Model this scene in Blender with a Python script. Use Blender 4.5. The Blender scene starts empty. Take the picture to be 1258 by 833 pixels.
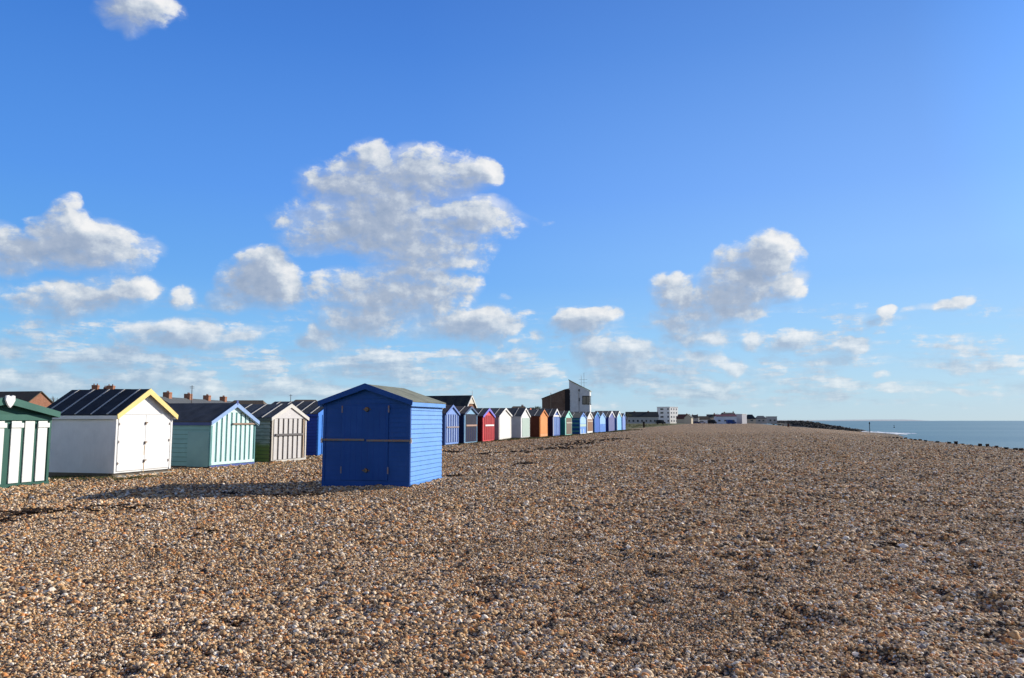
import bpy, math, random
import numpy as np
from mathutils import Vector, Matrix, noise as mnoise

R = math.radians
rnd = random.Random(7)
sc = bpy.context.scene
COL = sc.collection

# ------------------------------------------------------------------ camera
W, H, F, HOR, EYE = 1258.0, 833.0, 960.0, 516.8, 1.6
PITCH = math.atan((HOR - H / 2) / F)
cp, sp = math.cos(PITCH), math.sin(PITCH)
TH = R(14.7)                      # the beach runs this far to the right of the view
ct, st = math.cos(TH), math.sin(TH)
BR = math.pi / 2 - TH             # z-rotation of things whose front faces the sea


def ray(px, py):
    a, b = (px - W / 2) / F, (H / 2 - py) / F
    return Vector((a, cp - b * sp, sp + b * cp))


def ground(px, py, z=0.0):
    d = ray(px, py)
    t = (z - EYE) / d.z
    return Vector((d.x * t, d.y * t, z))


def at(px, Y, z=0.0):
    """point at forward distance Y (and height z) that lies on pixel column px"""
    depth = Y * cp + (z - EYE) * sp
    return Vector(((px - W / 2) / F * depth, Y, z))


def height_at(Y, py):
    k = (H / 2 - py) / F
    return EYE + Y * (k * cp + sp) / (cp - k * sp)


def solve_width(P, u, px):
    k = (px - W / 2) / F
    D0 = P.y * cp - EYE * sp
    return (k * D0 - P.x) / (u.x - k * u.y * cp)


cam = bpy.data.cameras.new('camera')
cam.sensor_width = 36
cam.lens = F / W * 36
cam.clip_start = 0.1
cam.clip_end = 60000
co = bpy.data.objects.new('camera', cam)
COL.objects.link(co)
co.location = (0, 0, EYE)
co.rotation_euler = (math.pi / 2 + PITCH, 0, 0)
sc.camera = co

# ------------------------------------------------------------------ helpers


def tag(o, label=None, cat=None, group=None, kind=None):
    if label: o['label'] = label
    if cat: o['category'] = cat
    if group: o['group'] = group
    if kind: o['kind'] = kind
    return o


def empty(name, loc=(0, 0, 0), rz=0.0):
    o = bpy.data.objects.new(name, None)
    o.empty_display_size = 0.3
    o.location = loc
    o.rotation_euler = (0, 0, rz)
    COL.objects.link(o)
    return o


class MB:
    def __init__(self):
        self.v, self.f, self.mi = [], [], []
        self.m = 0

    def add(self, vs, fs):
        n = len(self.v)
        self.v += [tuple(p) for p in vs]
        self.f += [tuple(i + n for i in f) for f in fs]
        self.mi += [self.m] * len(fs)
        return self

    def box(self, x0, x1, y0, y1, z0, z1, M=None):
        vs = [Vector(p) for p in ((x0, y0, z0), (x1, y0, z0), (x1, y1, z0), (x0, y1, z0),
                                  (x0, y0, z1), (x1, y0, z1), (x1, y1, z1), (x0, y1, z1))]
        if M: vs = [M @ p for p in vs]
        return self.add(vs, [(0, 3, 2, 1), (4, 5, 6, 7), (0, 1, 5, 4), (1, 2, 6, 5), (2, 3, 7, 6), (3, 0, 4, 7)])

    def prism(self, poly, a, b, axis='y'):
        """poly: 2-D points; extruded from a to b along the axis"""
        n = len(poly)
        mk = {'y': lambda p, t: (p[0], t, p[1]), 'x': lambda p, t: (t, p[0], p[1]), 'z': lambda p, t: (p[0], p[1], t)}[axis]
        vs = [mk(p, a) for p in poly] + [mk(p, b) for p in poly]
        fs = [tuple(range(n)), tuple(range(2 * n - 1, n - 1, -1))]
        fs += [(i, i + n, (i + 1) % n + n, (i + 1) % n) for i in range(n)]
        return self.add(vs, fs)

    def cyl(self, p, q, r0, r1=None, n=10):
        r1 = r0 if r1 is None else r1
        p, q = Vector(p), Vector(q)
        d = (q - p).normalized()
        a = d.orthogonal().normalized()
        b = d.cross(a)
        vs = []
        for c, r in ((p, r0), (q, r1)):
            for i in range(n):
                t = 2 * math.pi * i / n
                vs.append(c + a * math.cos(t) * r + b * math.sin(t) * r)
        fs = [tuple(range(n))[::-1], tuple(range(n, 2 * n))] + [(i, (i + 1) % n, (i + 1) % n + n, i + n) for i in range(n)]
        return self.add(vs, fs)

    def build(self, name, mats, parent=None, bevel=0.0, smooth=False):
        me = bpy.data.meshes.new(name)
        me.from_pydata(self.v, [], self.f)
        if not isinstance(mats, (list, tuple)): mats = [mats]
        for m in mats: me.materials.append(m)
        me.polygons.foreach_set('material_index', self.mi)
        import bmesh
        bm = bmesh.new(); bm.from_mesh(me)
        bmesh.ops.recalc_face_normals(bm, faces=bm.faces)
        bm.to_mesh(me); bm.free()
        if smooth: me.polygons.foreach_set('use_smooth', [True] * len(me.polygons))
        me.update()
        o = bpy.data.objects.new(name, me)
        COL.objects.link(o)
        if parent: o.parent = parent
        if bevel:
            b = o.modifiers.new('b', 'BEVEL'); b.width = bevel; b.segments = 1; b.limit_method = 'ANGLE'
        return o


# ------------------------------------------------------------------ materials
class N:
    """tiny node-tree helper"""
    def __init__(self, tree):
        self.t = tree; self.l = tree.links

    def new(self, typ, **kw):
        n = self.t.nodes.new(typ)
        for k, v in kw.items(): setattr(n, k, v)
        return n

    def put(self, sock, v):
        if v is None: return
        if isinstance(v, bpy.types.NodeSocket): self.l.new(v, sock)
        else: sock.default_value = v

    def math(self, op, a, b=None, c=None, clamp=False):
        n = self.new('ShaderNodeMath', operation=op, use_clamp=clamp)
        self.put(n.inputs[0], a); self.put(n.inputs[1], b); self.put(n.inputs[2], c)
        return n.outputs[0]

    def vec(self, op, a, b=None, c=None):
        n = self.new('ShaderNodeVectorMath', operation=op)
        self.put(n.inputs[0], a); self.put(n.inputs[1], b)
        if c is not None: self.put(n.inputs[2], c)
        return n.outputs['Value'] if op in ('DOT_PRODUCT', 'LENGTH', 'DISTANCE') else n.outputs[0]

    def noise(self, vec, scale, detail=4, rough=0.55, dist=0.0, out=0):
        n = self.new('ShaderNodeTexNoise')
        self.put(n.inputs['Vector'], vec)
        n.inputs['Scale'].default_value = scale; n.inputs['Detail'].default_value = detail
        n.inputs['Roughness'].default_value = rough; n.inputs['Distortion'].default_value = dist
        return n.outputs[out]

    def ramp(self, fac, stops, interp='LINEAR'):
        n = self.new('ShaderNodeValToRGB')
        n.color_ramp.interpolation = interp
        e = n.color_ramp.elements
        while len(e) < len(stops): e.new(0.5)
        for i, (p, c) in enumerate(stops):
            e[i].position = p
            e[i].color = (c, c, c, 1) if isinstance(c, (int, float)) else (*c, 1)
        self.put(n.inputs[0], fac)
        return n.outputs[0]

    def maprange(self, v, a, b, c=0.0, d=1.0, smooth=False):
        n = self.new('ShaderNodeMapRange')
        if smooth: n.interpolation_type = 'SMOOTHSTEP'
        self.put(n.inputs[0], v)
        for i, x in enumerate((a, b, c, d)): n.inputs[i + 1].default_value = x
        return n.outputs[0]

    def mix(self, fac, a, b, blend='MIX'):
        n = self.new('ShaderNodeMix', data_type='RGBA', blend_type=blend)
        self.put(n.inputs[0], fac)
        for s, v in ((n.inputs[6], a), (n.inputs[7], b)):
            if isinstance(v, (tuple, list)) and len(v) == 3: v = (*v, 1)
            self.put(s, v)
        return n.outputs[2]


def base_mat(name, rough=0.6, spec=0.5):
    m = bpy.data.materials.new(name); m.use_nodes = True
    n = N(m.node_tree)
    b = m.node_tree.nodes['Principled BSDF']
    b.inputs['Roughness'].default_value = rough
    b.inputs['Specular IOR Level'].default_value = spec
    return m, n, b


_cache = {}


def paint(col, dirt=0.25, rough=0.5, wear=(0.25, 0.23, 0.19), name='painted_wood', grain=True):
    """exterior paint: slight tone changes, grime streaks running down, fine grain bump"""
    key = (col, dirt, rough, wear, grain)
    if key in _cache: return _cache[key]
    lum = max(col); dirt = dirt * min(1.0, 0.12 + lum * 1.6)
    m, n, b = base_mat(name, rough, 0.12 + 0.2 * min(1, lum))
    tc = n.new('ShaderNodeTexCoord').outputs['Object']
    oi = n.new('ShaderNodeObjectInfo').outputs['Random']
    p = n.vec('ADD', tc, oi)
    big = n.noise(p, 1.7, 4, 0.6)
    streak = n.noise(n.vec('MULTIPLY', p, (14, 14, 1.2)), 1.0, 5, 0.7)
    dirtm = n.math('MULTIPLY', n.maprange(n.math('MULTIPLY', n.math('ADD', big, streak), 0.5), 0.48, 0.72, 0, 1, True), dirt)
    tone = n.maprange(big, 0.3, 0.7, 0.88, 1.08)
    c = n.mix(1.0, col, n.vec('MULTIPLY', (1, 1, 1), tone), 'MULTIPLY')
    c = n.mix(dirtm, c, wear)
    n.put(b.inputs['Base Color'], c)
    n.put(b.inputs['Roughness'], n.maprange(streak, 0.3, 0.7, rough - 0.08, rough + 0.15))
    if grain:
        bp = n.new('ShaderNodeBump'); bp.inputs['Strength'].default_value = 0.25; bp.inputs['Distance'].default_value = 0.004
        n.put(bp.inputs['Height'], n.math('ADD', streak, n.noise(p, 30, 2)))
        n.put(b.inputs['Normal'], bp.outputs[0])
    _cache[key] = m
    return m


def felt(col=(0.035, 0.04, 0.045), name='roof_felt'):
    key = ('felt', col)
    if key in _cache: return _cache[key]
    m, n, b = base_mat(name, 0.85, 0.3)
    tc = n.new('ShaderNodeTexCoord').outputs['Object']
    big = n.noise(tc, 2.5, 5, 0.65)
    fine = n.noise(tc, 160, 2, 0.6)
    c = n.mix(n.maprange(big, 0.35, 0.7), tuple(x * 0.75 for x in col), tuple(x * 1.5 + 0.008 for x in col))
    c = n.mix(n.maprange(fine, 0.45, 0.75, 0, 0.35), c, tuple(x * 2.5 + 0.02 for x in col))
    n.put(b.inputs['Base Color'], c)
    bp = n.new('ShaderNodeBump'); bp.inputs['Strength'].default_value = 0.4; bp.inputs['Distance'].default_value = 0.01
    n.put(bp.inputs['Height'], n.math('ADD', big, n.math('MULTIPLY', fine, 0.3)))
    n.put(b.inputs['Normal'], bp.outputs[0])
    _cache[key] = m
    return m


def tiles(col, name='roof_tiles', sx=3.5, sz=5.0):
    m, n, b = base_mat(name, 0.8, 0.3)
    tc = n.new('ShaderNodeTexCoord').outputs['Object']
    br = n.new('ShaderNodeTexBrick')
    sepv = n.new('ShaderNodeSeparateXYZ'); n.put(sepv.inputs[0], tc)
    cmb = n.new('ShaderNodeCombineXYZ')
    n.put(cmb.inputs[0], n.math('ADD', sepv.outputs[0], sepv.outputs[1])); n.put(cmb.inputs[1], sepv.outputs[2])
    n.put(br.inputs['Vector'], cmb.outputs[0])
    br.inputs['Scale'].default_value = sx
    for i, k in ((1, 0.8), (2, 1.25), (3, 0.45)):
        br.inputs[i].default_value = (*[x * k for x in col], 1)
    c = n.mix(n.maprange(n.noise(tc, 0.8, 4, 0.7), 0.4, 0.7, 0, 0.4), br.outputs[0], (0.10, 0.11, 0.07))
    n.put(b.inputs['Base Color'], c)
    return m


def brick(col=(0.33, 0.14, 0.08), name='brickwork'):
    m, n, b = base_mat(name, 0.9, 0.2)
    tc = n.new('ShaderNodeTexCoord').outputs['Object']
    sepv = n.new('ShaderNodeSeparateXYZ'); n.put(sepv.inputs[0], tc)
    cmb = n.new('ShaderNodeCombineXYZ')
    n.put(cmb.inputs[0], n.math('ADD', sepv.outputs[0], sepv.outputs[1])); n.put(cmb.inputs[1], sepv.outputs[2])
    br = n.new('ShaderNodeTexBrick')
    n.put(br.inputs['Vector'], cmb.outputs[0])
    br.inputs['Scale'].default_value = 4.5
    br.inputs[1].default_value = (*[x * 0.8 for x in col], 1)
    br.inputs[2].default_value = (*[x * 1.2 for x in col], 1)
    br.inputs[3].default_value = (0.3, 0.26, 0.22, 1)
    br.inputs['Mortar Size'].default_value = 0.012
    n.put(b.inputs['Base Color'], n.mix(n.maprange(n.noise(tc, 1.2, 4), 0.45, 0.7, 0, 0.5), br.outputs[0], tuple(x * 0.6 for x in col)))
    return m


def metal(col=(0.12, 0.12, 0.12), name='galvanised_metal', rough=0.45, met=0.6):
    key = ('metal', col, rough)
    if key in _cache: return _cache[key]
    m, n, b = base_mat(name, rough)
    tc = n.new('ShaderNodeTexCoord').outputs['Object']
    n.put(b.inputs['Base Color'], n.mix(n.maprange(n.noise(tc, 18, 4, 0.7), 0.45, 0.65), col, (0.22, 0.11, 0.05)))
    b.inputs['Metallic'].default_value = met
    _cache[key] = m
    return m


def glass_dark(name='window_glass', col=(0.02, 0.025, 0.03)):
    if ('glass', col) in _cache: return _cache[('glass', col)]
    m, n, b = base_mat(name, 0.06, 0.6)
    tc = n.new('ShaderNodeTexCoord').outputs['Object']
    n.put(b.inputs['Base Color'], n.mix(n.noise(tc, 0.7, 2), tuple(x * .5 for x in col), tuple(x * 2 for x in col)))
    _cache[('glass', col)] = m
    return m


# ------------------------------------------------------------------ terrain
def _hash(ix, iy, k):
    h = (ix.astype(np.int64) * 374761393 + iy.astype(np.int64) * 668265263 + k * 974711) & 0xffffffff
    h = ((h ^ (h >> 13)) * 1274126177) & 0xffffffff
    h = (h ^ (h >> 16)) & 0xffffffff
    return h / 4294967295.0


def vn(x, y, k=0):
    ix, iy = np.floor(x), np.floor(y)
    fx, fy = x - ix, y - iy
    fx = fx * fx * (3 - 2 * fx); fy = fy * fy * (3 - 2 * fy)
    a = _hash(ix, iy, k); b = _hash(ix + 1, iy, k); c = _hash(ix, iy + 1, k); d = _hash(ix + 1, iy + 1, k)
    return (a + (b - a) * fx) * (1 - fy) + (c + (d - c) * fx) * fy - 0.5


def dimples(x, y, cell, k):
    out = np.zeros_like(x)
    gx, gy = x / cell, y / cell
    ix, iy = np.floor(gx), np.floor(gy)
    for dx in (-1, 0, 1):
        for dy in (-1, 0, 1):
            jx, jy = ix + dx, iy + dy
            px = jx + _hash(jx, jy, k); py = jy + _hash(jx, jy, k + 1)
            r = 0.2 + 0.25 * _hash(jx, jy, k + 2); am = np.clip(_hash(jx, jy, k + 3) * 1.6 - 0.6, 0, 1)
            an = _hash(jx, jy, k + 4) * 3.14
            ux, uy = gx - px, gy - py
            a_ = ux * np.cos(an) + uy * np.sin(an); b_ = (-ux * np.sin(an) + uy * np.cos(an)) * 1.7
            q = (a_ * a_ + b_ * b_) / (r * r)
            out += am * (-np.exp(-q * 1.6) + 0.35 * np.exp(-(np.sqrt(q) - 1.5) ** 2 * 4))
    return out


SEA = -2.2


def shore(s):
    t = np.clip((s - 130) / 120, 0, 1)
    return 31 + 17 * t * t * (3 - 2 * t)


def height(s, L):
    s = np.asarray(s, float); L = np.asarray(L, float)
    Ls = shore(s)
    q = np.clip((L - 15.2) / (Ls - 15.2), 0, 4)
    z = SEA * np.where(q < 0.12, q * q / 0.24, q - 0.06) / 0.94
    z = np.maximum(z, -7)
    d = np.sqrt(s * s + L * L)
    # gentle rolls, scuffed hollows and footprints
    z = z + 0.09 * vn(s / 9, L / 5, 1) + 0.05 * vn(s / 2.6, L / 1.9, 2)
    beach = np.clip((L + 19) / 3, 0.15, 1)
    t_ = np.clip((L + 9) / 14, 0, 1); rough = 0.38 + 1.45 * t_ * t_ * (3 - 2 * t_)
    z = z + beach * rough * (0.030 * vn(s / 0.7, L / 0.6, 3) + 0.018 * vn(s / .28, L / .25, 4))
    z = z + beach * rough * (0.040 * dimples(s, L, 0.62, 11) + 0.040 * dimples(s + 9, L - 4, 0.40, 31) + 0.035 * dimples(s + 3, L + 7, 1.7, 51))
    # flatten where the eye stands so nothing rises in front of the lens
    return z


def to_sl(x, y): return x * st + y * ct, x * ct - y * st


def hz(x, y):
    s, L = to_sl(np.array([x]), np.array([y]))
    return float(height(s, L)[0])


def grow(start, stop, d0, k):
    out = [start]; d = d0
    while out[-1] < stop:
        out.append(out[-1] + d); d *= k
    return out


s_lines = np.array(sorted(set([round(-v, 4) for v in grow(0, 300, 0.6, 1.12)] + [round(v, 4) for v in np.arange(0, 3, 0.3)]
                   + [round(v, 4) for v in np.arange(3, 16, 0.06)] + [round(v, 4) for v in grow(16, 16000, 0.065, 1.013)])))
Lneg = [-v for v in grow(13, 9000, 0.075, 1.03)]
Lmid = list(np.arange(-13, 9, 0.07))
Lpos = grow(9, 13.8, 0.08, 1.02)
Lcr = list(np.arange(Lpos[-1] + 0.15, 24, 0.2)) + grow(24.2, 90, 0.4, 1.1)
L_lines = np.array(sorted(Lneg + Lmid + Lpos + Lcr))
S, LL = np.meshgrid(s_lines, L_lines, indexing='ij')
Z = height(S, LL)
X = S * st + LL * ct; Y = S * ct - LL * st
ns_, nl_ = S.shape
print('terrain', ns_, nl_, ns_ * nl_)
co_ = np.stack([X, Y, Z], -1).reshape(-1, 3)
idx = np.arange(ns_ * nl_).reshape(ns_, nl_)
quads = np.stack([idx[:-1, :-1], idx[:-1, 1:], idx[1:, 1:], idx[1:, :-1]], -1).reshape(-1, 4)
me = bpy.data.meshes.new('beach')
me.vertices.add(len(co_)); me.vertices.foreach_set('co', co_.ravel().astype(np.float32))
me.loops.add(quads.size); me.loops.foreach_set('vertex_index', quads[:, ::-1].ravel().astype(np.int32))
me.polygons.add(len(quads)); me.polygons.foreach_set('loop_start', np.arange(0, quads.size, 4, dtype=np.int32))
me.polygons.foreach_set('use_smooth', np.ones(len(quads), bool))
me.update(calc_edges=True)
if me.polygons[0].normal.z < 0: me.flip_normals()
ground_o = bpy.data.objects.new('ground', me); COL.objects.link(ground_o)
tag(ground_o, kind='structure', label='brown shingle beach with rough grass behind the huts')

PAL = [(0.0, (0.022, 0.018, 0.017)), (0.10, (0.10, 0.078, 0.065)), (0.17, (0.18, 0.083, 0.038)), (0.27, (0.48, 0.262, 0.095)),
       (0.40, (0.63, 0.38, 0.17)), (0.53, (0.64, 0.26, 0.075)), (0.61, (0.75, 0.52, 0.29)), (0.74, (0.44, 0.32, 0.20)),
       (0.81, (0.82, 0.63, 0.42)), (0.91, (0.92, 0.82, 0.67)), (0.98, (0.20, 0.19, 0.20))]
m, n, b = base_mat('shingle', 0.85, 0.12)
pos = n.new('ShaderNodeNewGeometry').outputs['Position']
Lc = n.vec('DOT_PRODUCT', pos, (ct, -st, 0))
wob = n.noise(pos, 0.35, 5, 0.7)
flat = n.vec('MULTIPLY', pos, (1, 1, 1))


def cells(scale, off):
    v = n.new('ShaderNodeTexVoronoi'); v.inputs['Scale'].default_value = scale
    w = n.vec('ADD', flat, off)
    n.put(v.inputs['Vector'], w)
    sepc = n.new('ShaderNodeSeparateColor'); n.put(sepc.inputs[0], v.outputs['Color'])
    return v.outputs['Distance'], sepc.outputs[0], sepc.outputs[1]


d1, r1, q1 = cells(36, (0, 0, 0))
d2, r2, q2 = cells(15, (3, 7, 1))
c1 = n.ramp(r1, PAL, 'CONSTANT')
c2 = n.ramp(r2, PAL, 'CONSTANT')
bigm = n.math('MULTIPLY', n.math('GREATER_THAN', q2, 0.72), n.math('LESS_THAN', d2, 0.42))
cc = n.mix(bigm, c1, c2)
gap_shade = n.mix(bigm, n.maprange(d1, 0.2, 0.55, 0.95, 0.2), n.maprange(d2, 0.3, 0.5, 1, 0.45))  # shade between the stones put into the colour
cc = n.mix(1.0, cc, gap_shade, 'MULTIPLY')
patch = n.noise(pos, 0.9, 5, 0.7)
cc = n.mix(n.maprange(patch, 0.52, 0.72, 0, 0.30), cc, (0.10, 0.085, 0.075))
hgt = n.math('SUBTRACT', n.mix(bigm, n.maprange(d1, 0, 0.6, 0.6, 0), n.maprange(d2, 0, 0.5, 1.3, 0.3)), 0.0)
gr1 = n.noise(pos, 1.3, 5, 0.7); gr2 = n.noise(pos, 22, 4, 0.7)
gcol = n.mix(n.maprange(gr1, 0.35, 0.65), (0.075, 0.095, 0.03), (0.16, 0.145, 0.06))
gcol = n.mix(n.maprange(gr2, 0.4, 0.7, 0, 0.7), gcol, (0.05, 0.07, 0.022))
sc_s = n.vec('DOT_PRODUCT', pos, (st, ct, 0))
Lc = n.math('SUBTRACT', Lc, n.maprange(sc_s, 50, 100, 0, 2.3))
gm = n.maprange(n.math('ADD', Lc, n.math('MULTIPLY', n.math('SUBTRACT', wob, 0.5), 6)), -18.0, -18.9, 0, 1)
gm = n.math('MULTIPLY', gm, n.maprange(gr2, 0.25, 0.5), None, True)
col_all = n.mix(gm, cc, gcol)
wet = n.maprange(n.new('ShaderNodeSeparateXYZ').outputs[2], 0, 1, 0, 1)
sepz = n.new('ShaderNodeSeparateXYZ'); n.put(sepz.inputs[0], pos)
wet = n.maprange(sepz.outputs[2], SEA + 0.3, SEA + 0.9, 0.45, 1.0)
col_all = n.mix(1.0, col_all, wet, 'MULTIPLY')
n.put(b.inputs['Base Color'], col_all)
bp = n.new('ShaderNodeBump'); bp.inputs['Strength'].default_value = 1.0; bp.inputs['Distance'].default_value = 0.014
n.put(bp.inputs['Height'], hgt)
n.put(b.inputs['Normal'], bp.outputs[0])
me.materials.append(m)

# ------------------------------------------------------------------ pebbles (one mass, geometry nodes)
rs = np.random.default_rng(5)


def band(y0, y1, dens, r0, r1, marg=1.15, taper=False):
    wmax = y1 * W / 2 / F * marg + 0.4
    cnt = int((y1 - y0) * 2 * wmax * dens)
    x = rs.uniform(-wmax, wmax, cnt); y = rs.uniform(y0, y1, cnt)
    k = np.abs(x) < y * W / 2 / F * marg + 0.4
    x, y = x[k], y[k]
    s, L = to_sl(x, y)
    k = (L > -18) & (L < 19)
    if taper: k &= rs.uniform(0, 1, len(x)) > (y - y0) / (y1 - y0)
    x, y, s, L = x[k], y[k], s[k], L[k]
    rad = r0 * np.exp(rs.normal(0, 0.33, len(x))) ; rad = np.clip(rad, r0 * 0.5, r1)
    rad = rad * (0.95 + 0.55 * vn(s / 1.6, L / 2.4, 71) + 0.3 * vn(s / .6, L / .6, 72))
    z = height(s, L) + rad * rs.uniform(-0.25, 0.45, len(x))
    return np.stack([x, y, z], -1), rad


parts_ = [band(3.9, 6.5, 4300, 0.0105, 0.034), band(6.5, 9.5, 2900, 0.012, 0.036), band(9.5, 14, 1250, 0.0155, 0.038),
          band(14, 20, 540, 0.020, 0.042), band(20, 30, 240, 0.0235, 0.045), band(30, 44, 95, 0.027, 0.05), band(44, 110, 34, 0.028, 0.055, taper=True)]
for (ax, ay), (bx, by), cnt in (((396.5, 596.6), (502.5, 598.6), 2600), ((502.5, 598.6), (546.5, 588.4), 2600), ((-20, 605.5), (57, 597.9), 1300), ((257, 577), (311.5, 572.6), 1000), ((332, 570), (375, 564.4), 800), ((57, 593), (139, 592.5), 1200)):
    A_, B_ = ground(ax, ay), ground(bx, by)
    t = rs.uniform(0, 1, cnt); off = np.abs(rs.normal(0, .09, cnt))
    dr = (B_ - A_).normalized(); nx_, ny_ = dr.y, -dr.x
    x = A_.x + (B_.x - A_.x) * t + nx_ * off; y = A_.y + (B_.y - A_.y) * t + ny_ * off
    s_, L_ = to_sl(x, y); rad = 0.017 * np.exp(rs.normal(0, .3, cnt))
    pile = np.clip(.075 - off * .5, 0, 1) * (0.35 + 1.1 * np.abs(vn(t * 9, t * 0 + ax, 5)) * 2) * rs.uniform(.2, 1, cnt)
    parts_.append((np.stack([x, y, height(s_, L_) + pile], -1), rad))
pp = np.concatenate([a for a, _ in parts_]); rr = np.concatenate([a for _, a in parts_])
print('pebbles', len(pp))
pm = bpy.data.meshes.new('pebbles')
pm.vertices.add(len(pp)); pm.vertices.foreach_set('co', pp.ravel().astype(np.float32))
a = pm.attributes.new('rad', 'FLOAT', 'POINT'); a.data.foreach_set('value', rr.astype(np.float32))
a = pm.attributes.new('tone', 'FLOAT', 'POINT'); a.data.foreach_set('value', rs.uniform(0, 1, len(pp)).astype(np.float32))
rot = np.stack([rs.normal(0, 0.38, len(pp)), rs.normal(0, 0.38, len(pp)), rs.uniform(0, 6.283, len(pp))], -1)
a = pm.attributes.new('rot', 'FLOAT_VECTOR', 'POINT'); a.data.foreach_set('vector', rot.ravel().astype(np.float32))
a = pm.attributes.new('pick', 'INT', 'POINT'); a.data.foreach_set('value', rs.integers(0, 6, len(pp)).astype(np.int32))
po = bpy.data.objects.new('pebbles', pm); COL.objects.link(po)
tag(po, 'loose tan, orange, white and slate flint pebbles covering the beach', 'pebbles', kind='stuff')

pmat, n, b = base_mat('flint_pebble', 0.7, 0.12)
at_ = n.new('ShaderNodeAttribute', attribute_name='tone', attribute_type='INSTANCER')
tcn = n.new('ShaderNodeTexCoord').outputs['Object']
c = n.ramp(at_.outputs['Fac'], PAL, 'CONSTANT')
mott = n.noise(n.vec('ADD', tcn, n.vec('MULTIPLY', at_.outputs['Vector'], (90, 90, 90))), 2.2, 4, 0.65)
c = n.mix(n.maprange(mott, 0.5, 0.68, 0, 0.6), c, (0.55, 0.45, 0.32))
c = n.mix(n.maprange(mott, 0.36, 0.46, 0.4, 0), c, (0.10, 0.075, 0.06))
wpos = n.new('ShaderNodeNewGeometry').outputs['Position']
c = n.mix(1.0, c, n.vec('MULTIPLY', (1, 1, 1), n.maprange(n.noise(n.vec('MULTIPLY', wpos, (1, 1, .2)), .55, 5, .65), .32, .68, .87, 1.13)), 'MULTIPLY')
n.put(b.inputs['Base Color'], c)
n.put(b.inputs['Roughness'], n.maprange(mott, 0.3, 0.7, 0.6, 0.85))

gt = bpy.data.node_groups.new('pebble_scatter', 'GeometryNodeTree')
gt.interface.new_socket('Geometry', in_out='INPUT', socket_type='NodeSocketGeometry')
gt.interface.new_socket('Geometry', in_out='OUTPUT', socket_type='NodeSocketGeometry')
g = N(gt)
gi = g.new('NodeGroupInput'); go = g.new('NodeGroupOutput')
join = g.new('GeometryNodeJoinGeometry')
for k in range(6):
    ico = g.new('GeometryNodeMeshIcoSphere'); ico.inputs['Radius'].default_value = 1; ico.inputs['Subdivisions'].default_value = 2 if k % 2 else 1
    spn = g.new('GeometryNodeSetPosition')
    g.l.new(ico.outputs[0], spn.inputs['Geometry'])
    p_ = g.new('GeometryNodeInputPosition').outputs[0]
    no = g.new('ShaderNodeTexNoise'); g.put(no.inputs['Vector'], g.vec('ADD', p_, (k * 7.3, k * 2.1, -k * 3.7)))
    no.inputs['Scale'].default_value = 1.0; no.inputs['Detail'].default_value = 1.5
    off = g.vec('MULTIPLY', g.vec('SUBTRACT', no.outputs['Color'], (0.5, 0.5, 0.5)), (1.5, 1.5, 1.3))
    g.put(spn.inputs['Offset'], off)
    tr = g.new('GeometryNodeTransform'); tr.inputs['Scale'].default_value = ((1.25, 0.9, 0.62), (1.05, 1.0, 0.7), (1.5, 0.85, 0.6), (1.1, 0.8, 0.8), (1.3, 1.1, 0.5), (1.0, 0.95, 0.85))[k]
    g.l.new(spn.outputs[0], tr.inputs['Geometry'])
    ss = g.new('GeometryNodeSetShadeSmooth'); g.l.new(tr.outputs[0], ss.inputs[0]); ss.inputs['Shade Smooth'].default_value = bool(k % 2)
    sm = g.new('GeometryNodeSetMaterial'); g.l.new(ss.outputs[0], sm.inputs[0]); sm.inputs['Material'].default_value = pmat
    gti = g.new('GeometryNodeGeometryToInstance'); g.l.new(sm.outputs[0], gti.inputs[0])
    g.l.new(gti.outputs[0], join.inputs[0])


def nattr(name, typ):
    q = g.new('GeometryNodeInputNamedAttribute', data_type=typ); q.inputs['Name'].default_value = name
    return q.outputs[0]


iop = g.new('GeometryNodeInstanceOnPoints')
g.l.new(gi.outputs[0], iop.inputs['Points']); g.l.new(join.outputs[0], iop.inputs['Instance'])
iop.inputs['Pick Instance'].default_value = True
g.l.new(nattr('pick', 'INT'), iop.inputs['Instance Index'])
e2r = g.new('FunctionNodeEulerToRotation'); g.l.new(nattr('rot', 'FLOAT_VECTOR'), e2r.inputs[0])
g.l.new(e2r.outputs[0], iop.inputs['Rotation'])
g.l.new(nattr('rad', 'FLOAT'), iop.inputs['Scale'])
g.l.new(iop.outputs[0], go.inputs[0])
md = po.modifiers.new('scatter', 'NODES'); md.node_group = gt

# ------------------------------------------------------------------ sea
def sheet(name, pts, z, mat):
    mb = MB(); mb.add([(x, y, z) for x, y in pts], [tuple(range(len(pts)))])
    return mb.build(name, mat)


m, n, b = base_mat('sea_water', 0.4, 0.35)
pos = n.new('ShaderNodeNewGeometry').outputs['Position']
bandn = n.noise(n.vec('MULTIPLY', pos, (0.004, 0.02, 1)), 1.0, 4, 0.6)
c = n.mix(n.maprange(bandn, 0.42, 0.58), (0.085, 0.19, 0.215), (0.13, 0.24, 0.25))
n.put(b.inputs['Base Color'], c)
b.inputs['IOR'].default_value = 1.33
wv = n.noise(n.vec('MULTIPLY', pos, (0.5, 1.2, 1)), 1.0, 6, 0.65)
bp = n.new('ShaderNodeBump'); bp.inputs['Strength'].default_value = 1.0; bp.inputs['Distance'].default_value = 0.12
n.put(bp.inputs['Height'], wv); n.put(b.inputs['Normal'], bp.outputs[0])
sea_pts = []
for (s_, L_) in ((-20000, 18), (-20000, 28000), (28000, 28000), (28000, -3000), (15500, -3000), (15500, 18)):
    sea_pts.append((s_ * st + L_ * ct, s_ * ct - L_ * st))
sea = sheet('sea', sea_pts[::-1], SEA, m)
tag(sea, 'calm blue-grey sea beyond the beach', kind='structure')

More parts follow.
